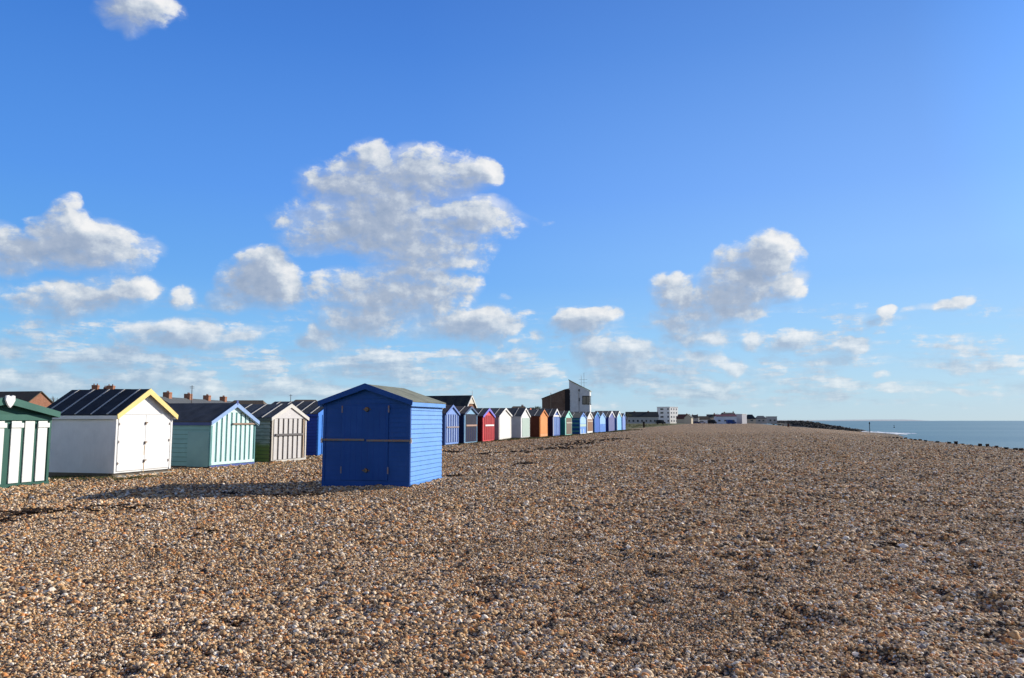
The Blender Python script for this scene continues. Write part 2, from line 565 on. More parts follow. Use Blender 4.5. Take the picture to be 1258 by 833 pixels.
# surf: a ragged low ridge of foam along the far shoreline
m, n, b = base_mat('foam', 0.8, 0.2)
n.put(b.inputs['Base Color'], n.mix(n.noise(n.new('ShaderNodeNewGeometry').outputs['Position'], 1.2, 4), (0.7, 0.75, 0.78), (0.9, 0.92, 0.93)))
mb = MB()
for row, (off, wdt, h0) in enumerate(((1.2, 2.2, 0.26), (5.5, 0.9, 0.14))):
    prev = None
    for i in range(420):
        s_ = 236 + i * 0.4 + row * 12
        if s_ > 318 - row * 30: break
        Ls = float(shore(s_)) + off + 1.6 * math.sin(s_ * 0.08 + row) + 0.8 * mnoise.noise((s_ * 0.4, row, 0))
        wl = wdt * (0.5 + 0.9 * abs(mnoise.noise((s_ * 0.23, row * 5, 3)))); hh = h0 * (0.5 + abs(mnoise.noise((s_ * 0.5, row, 9))) * 1.6)
        cur = [(s_, Ls - wl, SEA + 0.015), (s_, Ls - wl * 0.2, SEA + hh), (s_, Ls + wl, SEA + 0.02)]
        if prev:
            q = [(p[0] * st + p[1] * ct, p[0] * ct - p[1] * st, p[2]) for p in prev + cur]
            mb.add(q, [(0, 1, 4, 3), (1, 2, 5, 4)])
        prev = cur
surf = mb.build('surf', m, smooth=True)
tag(surf, 'white surf breaking along the far shoreline', kind='structure')

# far coast on the horizon
m, n, b = base_mat('far_coast', 0.95, 0.1)
n.put(b.inputs['Base Color'], n.mix(n.noise(n.new('ShaderNodeNewGeometry').outputs['Position'], 0.002, 4), (0.36, 0.40, 0.42), (0.44, 0.47, 0.48)))  # pale blue-grey puts the distance haze into the colour
mb = MB(); prev = None
NP = 90
for i in range(NP + 1):
    t = i / NP
    px = 952 + (1166 - 952) * t
    base = at(px, 12000, SEA)
    hh = 20 * min(1, t * 6, (1 - t) * 9 + 0.02) * (0.62 + 0.35 * mnoise.noise((t * 9, 2, 0)) + 0.4 * math.exp(-((t - 0.8) / 0.15) ** 2))
    hh = max(hh, 0.5)
    cur = [(base.x, base.y, SEA - 1), (base.x, base.y + 500, SEA + hh), (base.x, base.y + 2200, SEA + hh * 1.0), (base.x, base.y + 3500, SEA - 1)]
    if prev: mb.add(prev + cur, [(0, 1, 5, 4), (1, 2, 6, 5), (2, 3, 7, 6)])
    prev = cur
tag(mb.build('hills', m, smooth=True), 'low faint coast on the sea horizon', kind='structure')

# ------------------------------------------------------------------ beach huts
WHITE = (0.80, 0.80, 0.78)
steel = metal()


def lap(mb, x0, x1, z0, z1, bh, off, clip=None, side='front', t=None):
    t = t or (0.016 if side == 'front' or bh < 0.12 else 0.026)
    """overlapping boards. side front: face at y=off looking -y, spanning x; left/right: face at x=off spanning y"""
    z = z0
    while z < z1 - 0.01:
        zt = min(z + bh, z1)
        a0, a1, b0, b1 = x0, x1, x0, x1
        if clip:
            a0, a1 = clip(z); b0, b1 = clip(zt)
            if a1 - a0 < 0.05: break
            if b1 - b0 < 0.02: b0 = b1 = (a0 + a1) / 2; 
        def P(u, o, zz):
            if side == 'front': return (u, off - o, zz)
            if side == 'left': return (off - o, u, zz)
            return (off + o, u, zz)
        vs = [P(a0, t, z), P(a1, t, z), P(b1, t * 0.1, zt), P(b0, t * 0.1, zt), P(a0, -0.004, z), P(a1, -0.004, z), P(b1, -0.004, zt), P(b0, -0.004, zt)]
        mb.add(vs, [(0, 1, 2, 3), (4, 7, 6, 5), (0, 4, 5, 1), (1, 5, 6, 2), (2, 6, 7, 3), (3, 7, 4, 0)])
        if side != 'front' and zt < z1 - 0.01:      # lap shade and joint dirt put into a strip of darker paint
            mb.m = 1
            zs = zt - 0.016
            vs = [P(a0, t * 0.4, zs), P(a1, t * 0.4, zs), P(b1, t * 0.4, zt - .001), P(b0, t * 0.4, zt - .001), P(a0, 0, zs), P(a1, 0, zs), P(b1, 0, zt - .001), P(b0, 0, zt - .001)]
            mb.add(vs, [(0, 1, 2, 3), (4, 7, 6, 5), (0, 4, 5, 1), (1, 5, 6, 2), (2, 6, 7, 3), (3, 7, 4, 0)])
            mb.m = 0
        z += bh


def make_hut(name, label, px, py, pxf, y_eave, y_apex, depth=2.35, rz=BR, body=WHITE, front=None, roof=(0.035, 0.04, 0.045),
             barge=WHITE, battens=4, batcol=(0.55, 0.53, 0.48), siding=None, plinth=0.06, detail=None, group='beach huts along the top of the beach',
             dirt=0.25, far=False, over=0.10, tilt=0.0, lower=0.0, barge_w=0.11, wall_mat=None, z0=None, width=None, loc=None):
    u = Vector((math.cos(rz), math.sin(rz), 0)); v = Vector((-math.sin(rz), math.cos(rz), 0))
    if loc is None:
        P = ground(px, py)
        w = solve_width(P, u, pxf) if width is None else width
    else:
        P, w = Vector(loc), width
    mid = P + u * (w / 2)
    he = height_at(P.y, y_eave); hr = height_at(mid.y, y_apex) - 0.05
    gz = hz(mid.x, mid.y) - 0.02
    root = empty(name, (mid.x, mid.y, lower), rz)
    root.rotation_euler = (0, tilt, rz)
    tag(root, label, 'beach hut', group)
    print('%-26s w %.2f eave %.2f ridge %.2f at %.1f,%.1f' % (label[:26], w, he, hr, mid.x, mid.y))
    hw = w / 2
    zb = plinth
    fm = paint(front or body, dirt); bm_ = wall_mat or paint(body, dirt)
    slope = (hr - he) / hw
    # walls: pentagon shell
    k = MB(); poly = [(-hw, zb), (hw, zb), (hw, he), (0, hr), (-hw, he)]
    k.prism(poly, 0.03, depth, 'y')
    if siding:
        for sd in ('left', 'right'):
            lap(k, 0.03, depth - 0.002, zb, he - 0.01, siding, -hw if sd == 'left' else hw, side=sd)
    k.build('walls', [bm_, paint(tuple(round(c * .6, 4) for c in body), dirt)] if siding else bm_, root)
    # front: its own panel (frame + gable)
    k = MB()
    k.prism([(-hw, zb), (hw, zb), (hw, he), (0, hr), (-hw, he)], 0.0, 0.028, 'y')
    if detail and detail.get('lapfront'):
        cl = lambda z: (-hw, hw) if z < he else (-max(0, (hr - z) / slope), max(0, (hr - z) / slope))
        lap(k, -hw, hw, zb, hr, detail['lapfront'], 0.0, clip=cl)
    # corner posts
    for sx in (-1, 1):
        xa = sx * hw
        k.box(min(xa - sx * 0.05, xa + sx * 0.018), max(xa - sx * 0.05, xa + sx * 0.018), -0.024, 0.05, zb, he - 0.005)
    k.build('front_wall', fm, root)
    # plinth / bearers
    k = MB()
    for yy in (0.06, depth / 2, depth - 0.16): k.box(-hw + 0.03, hw - 0.03, yy, yy + 0.1, -0.25, zb - 0.003)
    for xx in (-hw + 0.02, hw - 0.12): k.box(xx, xx + 0.1, 0.18, depth - 0.18, -0.25, zb - 0.003)
    k.build('bearers', paint((0.12, 0.10, 0.08), 0.5), root)
    # roof
    ro = MB(); t = 0.035; oh = over
    L_ = math.hypot(hw, hr - he); nx, nz = (hr - he) / L_, hw / L_
    eo = 0.09
    for sx in (-1, 1):
        ex, ez = sx * (hw + eo * hw / L_), he - eo * (hr - he) / L_
        pts = [(0, hr + 0.004), (ex, ez + 0.004), (ex + sx * nx * t, ez + nz * t), (0, hr + t / nz)]
        ro.prism(pts, -oh, depth + 0.08, 'y')
    roof_o = ro.build('roof', felt(roof), root)
    # fascia boards at the eaves
    for sx in (-1, 1):
        k = MB(); ex, ez = sx * (hw + eo * hw / L_), he - eo * (hr - he) / L_
        k.box(min(ex, ex - sx * 0.022), max(ex, ex - sx * 0.022), -oh + 0.01, depth + 0.07, ez - (0.10 if not far else 0.07), ez)
        k.build('fascia', paint(detail.get('fascia', body) if detail else body, dirt), root)
    for i in range(battens):
        y = -oh + (depth + oh) * (i + 0.6) / battens
        k = MB()
        for sx in (-1, 1):
            ex, ez = sx * (hw + eo * hw / L_ * 0.95), he - eo * 0.95 * (hr - he) / L_
            o1, o2 = t, t + 0.02
            k.prism([(sx * nx * o1, hr + nz * o1 - 0.01), (ex + sx * nx * o1, ez + nz * o1), (ex + sx * nx * o2, ez + nz * o2), (sx * nx * o2 * 0.5, hr + nz * o2 + 0.003)], y, y + 0.045, 'y')
        k.build('batten', paint(batcol, 0.4), roof_o)
    # bargeboards
    for sx in (-1, 1):
        k = MB(); e = eo + 0.02
        ex, ez = sx * (hw + e * hw / L_), he - e * (hr - he) / L_
        bw = barge_w
        pts = [(0, hr + t / nz + 0.015), (ex + sx * nx * (t + 0.012), ez + nz * (t + 0.012)), (ex - sx * nx * 0.0, ez - bw * 0.72), (0, hr - bw * 0.95)]
        k.prism(pts, -oh - 0.024, -oh - 0.002, 'y')
        k.build('bargeboard', paint(barge, dirt * 0.6), root)
    root['_w'] = w; root['_he'] = he; root['_hr'] = hr; root['_zb'] = zb
    return root, w, he, hr, zb


def clean(o):
    for k_ in ('_w', '_he', '_hr', '_zb'):
        if k_ in o: del o[k_]


def stripes(root, name, x0, x1, z0, ztop, n_, frac, colr, y=-0.002, t=0.018, parent=None, phase=0.0, dirt=0.2):
    """raised vertical boards; ztop is a number or a function of x"""
    k = MB(); p = (x1 - x0) / n_
    for i in range(n_):
        a = x0 + (i + phase) * p; bb = a + p * frac
        za = ztop(a) if callable(ztop) else ztop; zb2 = ztop(bb) if callable(ztop) else ztop
        k.prism([(a, z0), (bb, z0), (bb, zb2), (a, za)], y - t, y, 'y')
    return k.build(name, paint(colr, dirt), parent or root, bevel=0.003)


def board(root, name, x0, x1, z0, z1, colr, y=-0.002, t=0.02, dirt=0.2, mat=None):
    k = MB(); k.box(x0, x1, y - t, y, z0, z1)
    return k.build(name, mat or paint(colr, dirt), root, bevel=0.003)


def hinge(parent, x, z, y=-0.03, w=0.16, h=0.035, mat=None):
    k = MB(); k.box(x, x + w, y - 0.008, y, z, z + h); k.cyl((x, y - 0.008, z - 0.02), (x, y - 0.008, z + h + 0.02), 0.012, n=8)
    return k.build('hinge', mat or steel, parent)


# --- green and white striped hut at the left edge
gz_far = ground(57, 597.5)
wG = 2.75
uB = Vector((math.cos(BR), math.sin(BR), 0))
Pn = gz_far - uB * wG
root, w, he, hr, zb = make_hut('beach_hut', 'dark green beach hut with wide white vertical stripes, cut by the left edge', 0, 0, 0, 505.5, 487.0,
                               loc=(Pn.x, Pn.y, 0), width=wG, body=(0.035, 0.115, 0.09), barge=(0.05, 0.15, 0.12), roof=(0.05, 0.06, 0.06), battens=0, siding=0.14,
                               over=0.16, barge_w=0.13, dirt=0.12)
hw = w / 2
board(root, 'sill', -hw, hw, zb, zb + 0.07, (0.035, 0.11, 0.085), y=-0.02, t=0.05)
board(root, 'lintel', -hw, hw, he - 0.19, he - 0.05, (0.045, 0.14, 0.11), y=-0.02, t=0.035)
pw = 0.27
xr = hw - 0.10
xx = xr
nn = 0
while xx - pw > -hw + 0.05:
    board(root, 'white_panel', xx - pw, xx, zb + 0.09, he - 0.2, (0.80, 0.82, 0.78), t=0.022, dirt=0.12)
    if nn % 3 != 1:
        board(root, 'cross_piece', xx - pw - 0.02, xx + 0.045, he - 0.36, he - 0.25, (0.80, 0.82, 0.78), y=-0.026, t=0.025, dirt=0.1)
    xx -= pw + (0.10 if nn % 3 != 2 else 0.19); nn += 1
k = MB(); k.prism([(0, hr - 0.22), (0.07, hr - 0.15), (0.13, hr - 0.04), (0.12, hr + 0.06), (0.05, hr + 0.075), (0, hr + 0.045), (-0.05, hr + 0.075), (-0.12, hr + 0.06), (-0.13, hr - 0.04), (-0.07, hr - 0.15)], -0.235, -0.19, 'y')
k.build('heart_ornament', paint(WHITE, 0.1), root, bevel=0.006)

# --- white hut with yellow bargeboards
root, w, he, hr, zb = make_hut('beach_hut', 'white beach hut with yellow bargeboards and black felt roof with pale battens', 139, 588, 208, 508.5, 477.5,
                               body=(0.78, 0.78, 0.76), barge=(0.82, 0.62, 0.22), roof=(0.02, 0.024, 0.03), battens=5, plinth=0.14, depth=2.6, dirt=0.13, over=0.12, barge_w=0.13)
hw = w / 2
for sx in (-1, 1):
    a, bb = (-hw + 0.08, -0.006) if sx < 0 else (0.006, hw - 0.08)
    d = board(root, 'door', a, bb, zb + 0.05, he - 0.02, (0.80, 0.80, 0.78), t=0.024, dirt=0.08)
    for zz in (zb + 0.25, zb + 0.85, he - 0.3): hinge(d, a + 0.01 if sx < 0 else bb - 0.05, zz, w=0.045, mat=metal((0.45, 0.43, 0.4), 'pale_metal', 0.5, 0.2))
for zz in (zb + 0.30, (zb + he) / 2, he - 0.26):
    k = MB(); k.box(-0.03, 0.07, -0.05, -0.028, zz, zz + 0.03); k.box(-0.03, -0.005, -0.062, -0.028, zz - 0.05, zz + 0.035)
    k.build('hasp', metal((0.16, 0.13, 0.10)), root)
for zz in (zb + 0.22, (zb + he) / 2 - 0.1):
    k = MB(); k.box(-0.028, -0.006, -0.0275, -0.026, zz - 0.26, zz + 0.02); k.build('rust_streak', paint((0.55, 0.36, 0.16), 0.3), root)
board(root, 'top_rail', -hw, hw, he - 0.015, he + 0.015, (0.7, 0.7, 0.68), t=0.03)
k = MB(); k.box(-hw + 0.0, hw + 0.06, -0.16, 0.06, -0.2, 0.06); k.build('step', paint((0.42, 0.41, 0.34), 0.5, name='concrete'), root, bevel=0.01)

# --- mint striped hut
MINT, TEAL = (0.62, 0.85, 0.80), (0.12, 0.30, 0.30)
root, w, he, hr, zb = make_hut('beach_hut', 'pale mint beach hut with teal stripes and blue bargeboards', 256.8, 576.6, 311.5, 517.5, 494.6,
                               body=(0.16, 0.33, 0.33), front=TEAL, barge=(0.26, 0.40, 0.66), roof=(0.05, 0.055, 0.06), battens=0, siding=0.15, plinth=0.10, depth=3.1, dirt=0.15,
                               detail={'fascia': (0.05, 0.08, 0.2)})
hw = w / 2; sl = (hr - he) / hw
board(root, 'plinth_board', -hw, hw, 0.0, zb + 0.02, (0.07, 0.11, 0.32), y=0.0, t=0.035)
top = lambda x: min(he + (hw - abs(x)) * sl - 0.02, he + 0.30)
stripes(root, 'stripe_boards', -hw + 0.07, hw - 0.03, zb + 0.08, top, 9, 0.62, MINT, t=0.02)
board(root, 'bottom_rail', -hw + 0.06, hw - 0.04, zb + 0.03, zb + 0.12, MINT, y=-0.023, t=0.01)
k = MB(); zt_ = he + 0.30; xk = hw - (0.30 / sl)
k.prism([(-xk, zt_), (xk, zt_), (0, hr - 0.03)], -0.03, -0.003, 'y'); k.build('gable_panel', paint(MINT, 0.12), root)
board(root, 'shutter_bar', -0.12, hw - 0.02, he - 0.12, he - 0.06, (0.32, 0.22, 0.16), y=-0.03, t=0.035)
for sx in (-1, 1):
    k = MB(); k.prism([(sx * hw, he - 0.12), (sx * (hw + 0.09), he - 0.12 - 0.09 * sl), (sx * (hw + 0.09), he - 0.02 - 0.09 * sl), (0, hr + 0.03 - 0.0), (0, hr - 0.09)], -0.095, -0.078, 'y')
    k.build('bargeboard_trim', paint((0.55, 0.75, 0.80), 0.1), root)
k = MB(); k.box(-hw - 0.03, -hw - 0.012, 0.03, 0.85, zb - 0.02, he - 0.35); k.build('side_panel', paint((0.17, 0.33, 0.335), 0.15), root)
k = MB(); k.box(-0.03, 0.03, -0.13, -0.09, hr - 0.03, hr + 0.12); k.build('finial', paint((0.10, 0.14, 0.4), 0.1), root)

# --- weathered grey striped hut, algae on its shaded side
alg, n, b = base_mat('algae_boards', 0.8, 0.2)
tc = n.new('ShaderNodeTexCoord').outputs['Object']
sp3 = n.new('ShaderNodeSeparateXYZ'); n.put(sp3.inputs[0], tc)
nz_ = n.noise(n.vec('MULTIPLY', tc, (2, 1.5, 6)), 1.5, 5, 0.7)
c = n.mix(n.maprange(nz_, 0.35, 0.65), (0.19, 0.23, 0.19), (0.34, 0.38, 0.33))
c = n.mix(n.maprange(n.math('ADD', sp3.outputs[2], n.math('MULTIPLY', nz_, 0.35)), 0.82, 0.98, 0.85, 0), c, (0.13, 0.18, 0.02))
n.put(b.inputs['Base Color'], c)
root, w, he, hr, zb = make_hut('beach_hut', 'weathered grey-white beach hut with dark stripes and green algae on its side', 332, 569.5, 374.7, 513.0, 496.0,
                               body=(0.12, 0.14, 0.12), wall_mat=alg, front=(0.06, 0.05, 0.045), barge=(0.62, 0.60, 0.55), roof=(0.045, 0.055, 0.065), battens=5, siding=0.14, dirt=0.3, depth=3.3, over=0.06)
hw = w / 2; sl = (hr - he) / hw
board(root, 'corner_board', -hw, -hw + 0.10, zb, he, (0.55, 0.50, 0.42), t=0.026)
board(root, 'corner_board', hw - 0.10, hw, zb, he, (0.60, 0.57, 0.52), t=0.026)
board(root, 'frame_post', hw - 0.24, hw - 0.17, zb, he, (0.55, 0.42, 0.30), t=0.024)
stripes(root, 'stripe_boards', -hw + 0.16, hw - 0.28, zb + 0.06, he - 0.02, 6, 0.68, (0.58, 0.56, 0.54), t=0.02, dirt=0.45)
k = MB(); k.prism([(-hw + 0.02, he - 0.03), (hw - 0.02, he - 0.03), (0, hr - 0.02)], -0.035, -0.003, 'y'); k.build('gable_panel', paint((0.60, 0.58, 0.57), 0.35), root)
board(root, 'locking_bar', -hw + 0.22, hw - 0.30, 1.02, 1.10, (0.13, 0.12, 0.12), y=-0.03, t=0.045)
board(root, 'threshold', -hw, hw, zb - 0.03, zb + 0.05, (0.55, 0.53, 0.48), y=-0.026, t=0.02)

# --- bright blue hut half behind the big one
root, w, he, hr, zb = make_hut('beach_hut', 'blue beach hut with dark battened roof, half behind the big blue hut', 390, 561, 425, 508.0, 492.5,
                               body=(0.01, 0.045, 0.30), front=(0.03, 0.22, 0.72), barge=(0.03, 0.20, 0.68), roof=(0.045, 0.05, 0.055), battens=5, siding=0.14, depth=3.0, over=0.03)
hw = w / 2
board(root, 'door', -hw + 0.35, hw - 0.35, zb + 0.04, he - 0.05, (0.03, 0.2, 0.66), t=0.024)

# --- the big blue hut on the shingle, its gable towards us
BLUE_SHADED = (0.004, 0.060, 0.26)  # shade of the front put into the colour; sunlit side is lighter
def big_blue():
    rz = -R(13.0)
    u = Vector((math.cos(rz), math.sin(rz), 0))
    Pr = ground(502.5, 598.2)
    kx = (396.5 - W / 2) / F
    D0 = Pr.y * cp - EYE * sp
    ww = (Pr.x - kx * D0) / (u.x - kx * u.y * cp)
    Pl = Pr - u * ww
    return make_hut('beach_hut', 'big royal blue beach hut standing alone on the open shingle', 0, 0, 0, 493.3, 471.3,
                    loc=(Pl.x, Pl.y, 0), width=ww, depth=2.5, rz=rz, body=(0.10, 0.31, 0.76), front=BLUE_SHADED, barge=BLUE_SHADED, roof=(0.15, 0.16, 0.12), battens=0, siding=0.115, plinth=0.02,  # body: lighter blue carries the sun on the side wall
                    detail={'lapfront': 0.118, 'fascia': (0.12, 0.33, 0.76)}, dirt=0.16, over=0.13, barge_w=0.10)


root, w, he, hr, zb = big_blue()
hw = w / 2
d = board(root, 'door', -hw + 0.50, hw - 0.55, 0.14, he - 0.10, BLUE_SHADED, y=-0.012, t=0.022, dirt=0.05)
k = MB()
for i in range(8):
    x = -hw + 0.50 + (w - 1.05) * (i + 0.5) / 8
    k.box(x - 0.003, x + 0.003, -0.0365, -0.0345, 0.16, he - 0.12)
k.build('board_joints', paint((0.008, 0.05, 0.28), 0.05), d)
for x in (-hw + 0.48, hw - 0.56):
    for zz in (0.30, he - 0.28):
        k = MB(); k.box(x, x + 0.035, -0.044, -0.036, zz, zz + 0.17); k.build('hinge', metal((0.13, 0.16, 0.24), 'pale_steel', 0.6, 0.2), d)
for (x, zz, rr_) in ((0.02, he - 0.2, 0.065), (0.02, 0.38, 0.06)):
    k = MB(); k.cyl((x, -0.036, zz), (x, -0.07, zz), rr_, rr_ * 0.8, 14); k.box(x - 0.1, x + 0.1, -0.045, -0.034, zz - 0.015, zz + 0.015)
    k.build('latch', metal((0.04, 0.06, 0.07), 'latch_metal'), d)
board(root, 'locking_bar', -hw - 0.02, -0.03, 1.105, 1.155, (0.14, 0.15, 0.17), y=-0.036, t=0.03, mat=metal((0.13, 0.135, 0.14), 'bar_steel', 0.6, 0.1))
board(root, 'locking_bar', 0.03, hw + 0.02, 1.09, 1.14, (0.14, 0.15, 0.17), y=-0.036, t=0.03, mat=metal((0.13, 0.135, 0.14), 'bar_steel', 0.6, 0.1))
for sx in (-1, 1):
    k = MB(); k.box(sx * (hw + 0.045) - 0.022, sx * (hw + 0.045) + 0.022, -0.05, -0.005, 1.05, 1.14); k.cyl((sx * (hw + 0.045), -0.03, 1.14), (sx * (hw + 0.045), -0.03, 1.18), 0.018, n=8)
    k.build('padlock', metal((0.6, 0.6, 0.6), 'padlock_steel', 0.4, 0.5), root)
board(root, 'skirting', -hw - 0.015, hw + 0.015, -0.08, 0.10, BLUE_SHADED, y=-0.02, t=0.02, dirt=0.05)
k = MB(); k.box(hw - 0.01, hw + 0.03, 0.02, 2.5, -0.06, 0.07); k.build('skirting', paint((0.09, 0.28, 0.70), 0.1), root)

# --- the row beyond: spec list
G_ROW = 'beach huts along the top of the beach'


def row(label, px, py, pxf, ye, ya, dL=0.0, **kw):
    # the row stands on a line that runs along the beach, drifting a little towards the sea
    Lr = float(np.interp(px, (600, 640, 680, 712, 740), (-17.1, -16.8, -16.3, -15.6, -15.4))) + dL
    kx = (px - W / 2) / F
    Yr = (Lr + kx * EYE * sp * ct) / (kx * cp * ct - st)
    loc = at(px, Yr)
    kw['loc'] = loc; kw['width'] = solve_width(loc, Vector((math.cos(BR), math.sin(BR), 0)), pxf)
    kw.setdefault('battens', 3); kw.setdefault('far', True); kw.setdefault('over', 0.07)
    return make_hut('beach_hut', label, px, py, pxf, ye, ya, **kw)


NAVY = (0.008, 0.018, 0.06)
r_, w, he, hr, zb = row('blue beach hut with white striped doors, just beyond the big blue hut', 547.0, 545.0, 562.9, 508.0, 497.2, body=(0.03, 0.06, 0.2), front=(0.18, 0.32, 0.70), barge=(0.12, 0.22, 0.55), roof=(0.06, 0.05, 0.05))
hw = w / 2
board(r_, 'door', -hw + 0.08, hw - 0.06, zb + 0.12, he - 0.05, (0.015, 0.06, 0.26), t=0.015)
stripes(r_, 'stripe_boards', -hw + 0.18, hw - 0.08, zb + 0.13, he - 0.06, 5, 0.3, (0.35, 0.48, 0.75), y=-0.018, t=0.02)
board(r_, 'locking_bar', -hw + 0.1, hw - 0.05, 1.13, 1.22, (0.30, 0.25, 0.26), y=-0.04, t=0.03)
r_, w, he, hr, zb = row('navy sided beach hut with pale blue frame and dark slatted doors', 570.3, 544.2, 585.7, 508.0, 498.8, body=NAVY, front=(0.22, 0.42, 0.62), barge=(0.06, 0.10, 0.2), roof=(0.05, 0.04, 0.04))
hw = w / 2
board(r_, 'door', -hw + 0.25, hw - 0.14, zb + 0.05, he - 0.03, (0.006, 0.008, 0.03), t=0.015)
stripes(r_, 'stripe_boards', -hw + 0.4, hw - 0.2, zb + 0.06, 1.1, 5, 0.22, (0.035, 0.04, 0.13), y=-0.018, t=0.015)
board(r_, 'locking_bar', -hw + 0.3, hw - 0.1, 1.2, 1.32, (0.42, 0.26, 0.2), y=-0.03, t=0.03)
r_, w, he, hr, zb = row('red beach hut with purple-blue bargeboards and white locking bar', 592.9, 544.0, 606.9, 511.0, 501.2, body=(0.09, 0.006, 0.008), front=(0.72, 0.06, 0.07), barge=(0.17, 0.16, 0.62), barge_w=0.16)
hw = w / 2
board(r_, 'door', -hw + 0.32, hw - 0.16, zb + 0.08, he + 0.05, (0.34, 0.01, 0.02), t=0.015)
stripes(r_, 'stripe_boards', -hw + 0.42, hw - 0.2, zb + 0.09, he + 0.03, 5, 0.5, (0.42, 0.012, 0.02), y=-0.018, t=0.012)
board(r_, 'locking_bar', -hw + 0.55, hw - 0.2, 1.18, 1.30, WHITE, y=-0.03, t=0.03)
r_, w, he, hr, zb = row('leaning cream-white beach hut with blank front next to the red hut', 612.9, 540.2, 627.9, 510.8, 501.0, body=(0.36, 0.27, 0.30), front=(0.80, 0.78, 0.72), barge=(0.80, 0.79, 0.75), tilt=-0.02, plinth=0.12, dirt=0.12)
hw = w / 2
board(r_, 'door', -hw + 0.2, hw - 0.2, zb + 0.05, he - 0.06, (0.80, 0.78, 0.73), t=0.02, dirt=0.1)
r_, w, he, hr, zb = row('beach hut with grey side, white frame and pale sage door', 639.9, 539.6, 650.6, 511.2, 501.0, body=(0.42, 0.45, 0.46), front=(0.80, 0.82, 0.80), barge=WHITE, depth=3.2, plinth=0.12)
hw = w / 2
board(r_, 'door', -hw + 0.45, hw - 0.10, zb + 0.05, he - 0.15, (0.42, 0.53, 0.47), t=0.02)
r_, w, he, hr, zb = row('narrow orange-brown beach hut squeezed behind the sage-doored hut', 646.0, 537.4, 655.8, 511.0, 501.0, body=(0.3, 0.08, 0.02), front=(0.62, 0.24, 0.06), barge=(0.62, 0.14, 0.06), dL=-1.3)
hw = w / 2
board(r_, 'door', -hw + 0.2, hw - 0.2, zb + 0.05, he - 0.12, (0.58, 0.25, 0.08), t=0.02)
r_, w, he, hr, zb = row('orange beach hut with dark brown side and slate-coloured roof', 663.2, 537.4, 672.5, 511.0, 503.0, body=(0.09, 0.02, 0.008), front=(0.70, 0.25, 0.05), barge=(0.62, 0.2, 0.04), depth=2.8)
hw = w / 2
board(r_, 'door', -hw + 0.25, hw - 0.12, zb + 0.3, he - 0.05, (0.74, 0.27, 0.06), t=0.02)
board(r_, 'bottom_board', -hw + 0.2, hw - 0.08, zb + 0.02, zb + 0.28, (0.72, 0.33, 0.12), t=0.02)
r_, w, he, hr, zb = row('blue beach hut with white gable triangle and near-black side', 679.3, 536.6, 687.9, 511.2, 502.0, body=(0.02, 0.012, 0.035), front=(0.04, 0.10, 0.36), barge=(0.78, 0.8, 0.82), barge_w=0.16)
hw = w / 2
board(r_, 'corner_board', -hw, -hw + 0.16, zb, he, WHITE, t=0.03); board(r_, 'tie_beam', -hw, hw, he - 0.05, he + 0.1, WHITE, t=0.03)
stripes(r_, 'stripe_boards', -hw + 0.4, hw - 0.1, zb + 0.1, he - 0.1, 4, 0.4, (0.22, 0.36, 0.70), t=0.02)
r_, w, he, hr, zb = row('teal beach hut with bright mint bargeboards and brown doorway', 694.5, 536.4, 702.3, 512.0, 504.6, body=(0.01, 0.16, 0.17), front=(0.33, 0.80, 0.66), barge=(0.36, 0.84, 0.70), roof=(0.04, 0.03, 0.03))
hw = w / 2
board(r_, 'door', -hw + 0.5, hw - 0.02, zb + 0.05, he - 0.1, (0.16, 0.12, 0.09), t=0.02)
board(r_, 'locking_bar', -hw + 0.5, hw - 0.02, 1.3, 1.42, (0.5, 0.48, 0.4), y=-0.03, t=0.03)
r_, w, he, hr, zb = row('beach hut with navy and teal banded side and pale blue picture front', 712.6, 536.0, 719.9, 513.2, 506.8, body=(0.008, 0.06, 0.2), front=(0.12, 0.30, 0.72), barge=(0.16, 0.32, 0.75), roof=(0.06, 0.07, 0.06), depth=3.4, battens=2)
hw = w / 2
k = MB()
for i in range(4): k.box(-hw - 0.014, -hw - 0.001, 0.05, 3.38, 0.28 + i * 0.46, 0.47 + i * 0.46)
k.build('side_bands', paint((0.05, 0.20, 0.22), 0.2), r_)
board(r_, 'upper_panel', -hw + 0.15, hw - 0.12, 1.25, he + 0.1, (0.35, 0.58, 0.82), t=0.015)
board(r_, 'middle_panel', -hw + 0.05, hw - 0.05, 0.9, 1.2, (0.45, 0.62, 0.55), t=0.015)
for x in (-hw + 0.25, 0.15):
    board(r_, 'lower_panel', x, x + 0.38, zb + 0.06, 0.6, (0.60, 0.78, 0.80), t=0.018)
board(r_, 'threshold', -hw, hw, zb - 0.02, zb + 0.04, WHITE, y=-0.02, t=0.03)
r_, w, he, hr, zb = row('white-gabled beach hut with brown door beside the banded hut', 721.2, 535.3, 728.1, 513.0, 505.6, body=(0.02, 0.02, 0.05), front=(0.78, 0.76, 0.72), barge=(0.8, 0.78, 0.74), barge_w=0.2)
hw = w / 2
board(r_, 'door', -hw + 0.4, hw - 0.05, zb + 0.25, he - 0.2, (0.24, 0.12, 0.06), t=0.02)
board(r_, 'locking_bar', -hw + 0.4, hw - 0.05, he - 0.52, he - 0.38, (0.6, 0.5, 0.4), y=-0.025, t=0.02)
r_, w, he, hr, zb = row('mid blue beach hut with bright blue corner post, two before the dark-sided one', 730.4, 533.6, 737.0, 512.5, 506.0, body=(0.01, 0.07, 0.30), front=(0.02, 0.12, 0.48), barge=(0.13, 0.45, 0.85))
hw = w / 2
board(r_, 'corner_board', -hw, -hw + 0.3, zb, he, (0.10, 0.36, 0.85), t=0.03)
board(r_, 'door', -hw + 0.5, hw - 0.1, zb + 0.05, he - 0.3, (0.02, 0.12, 0.5), t=0.02)
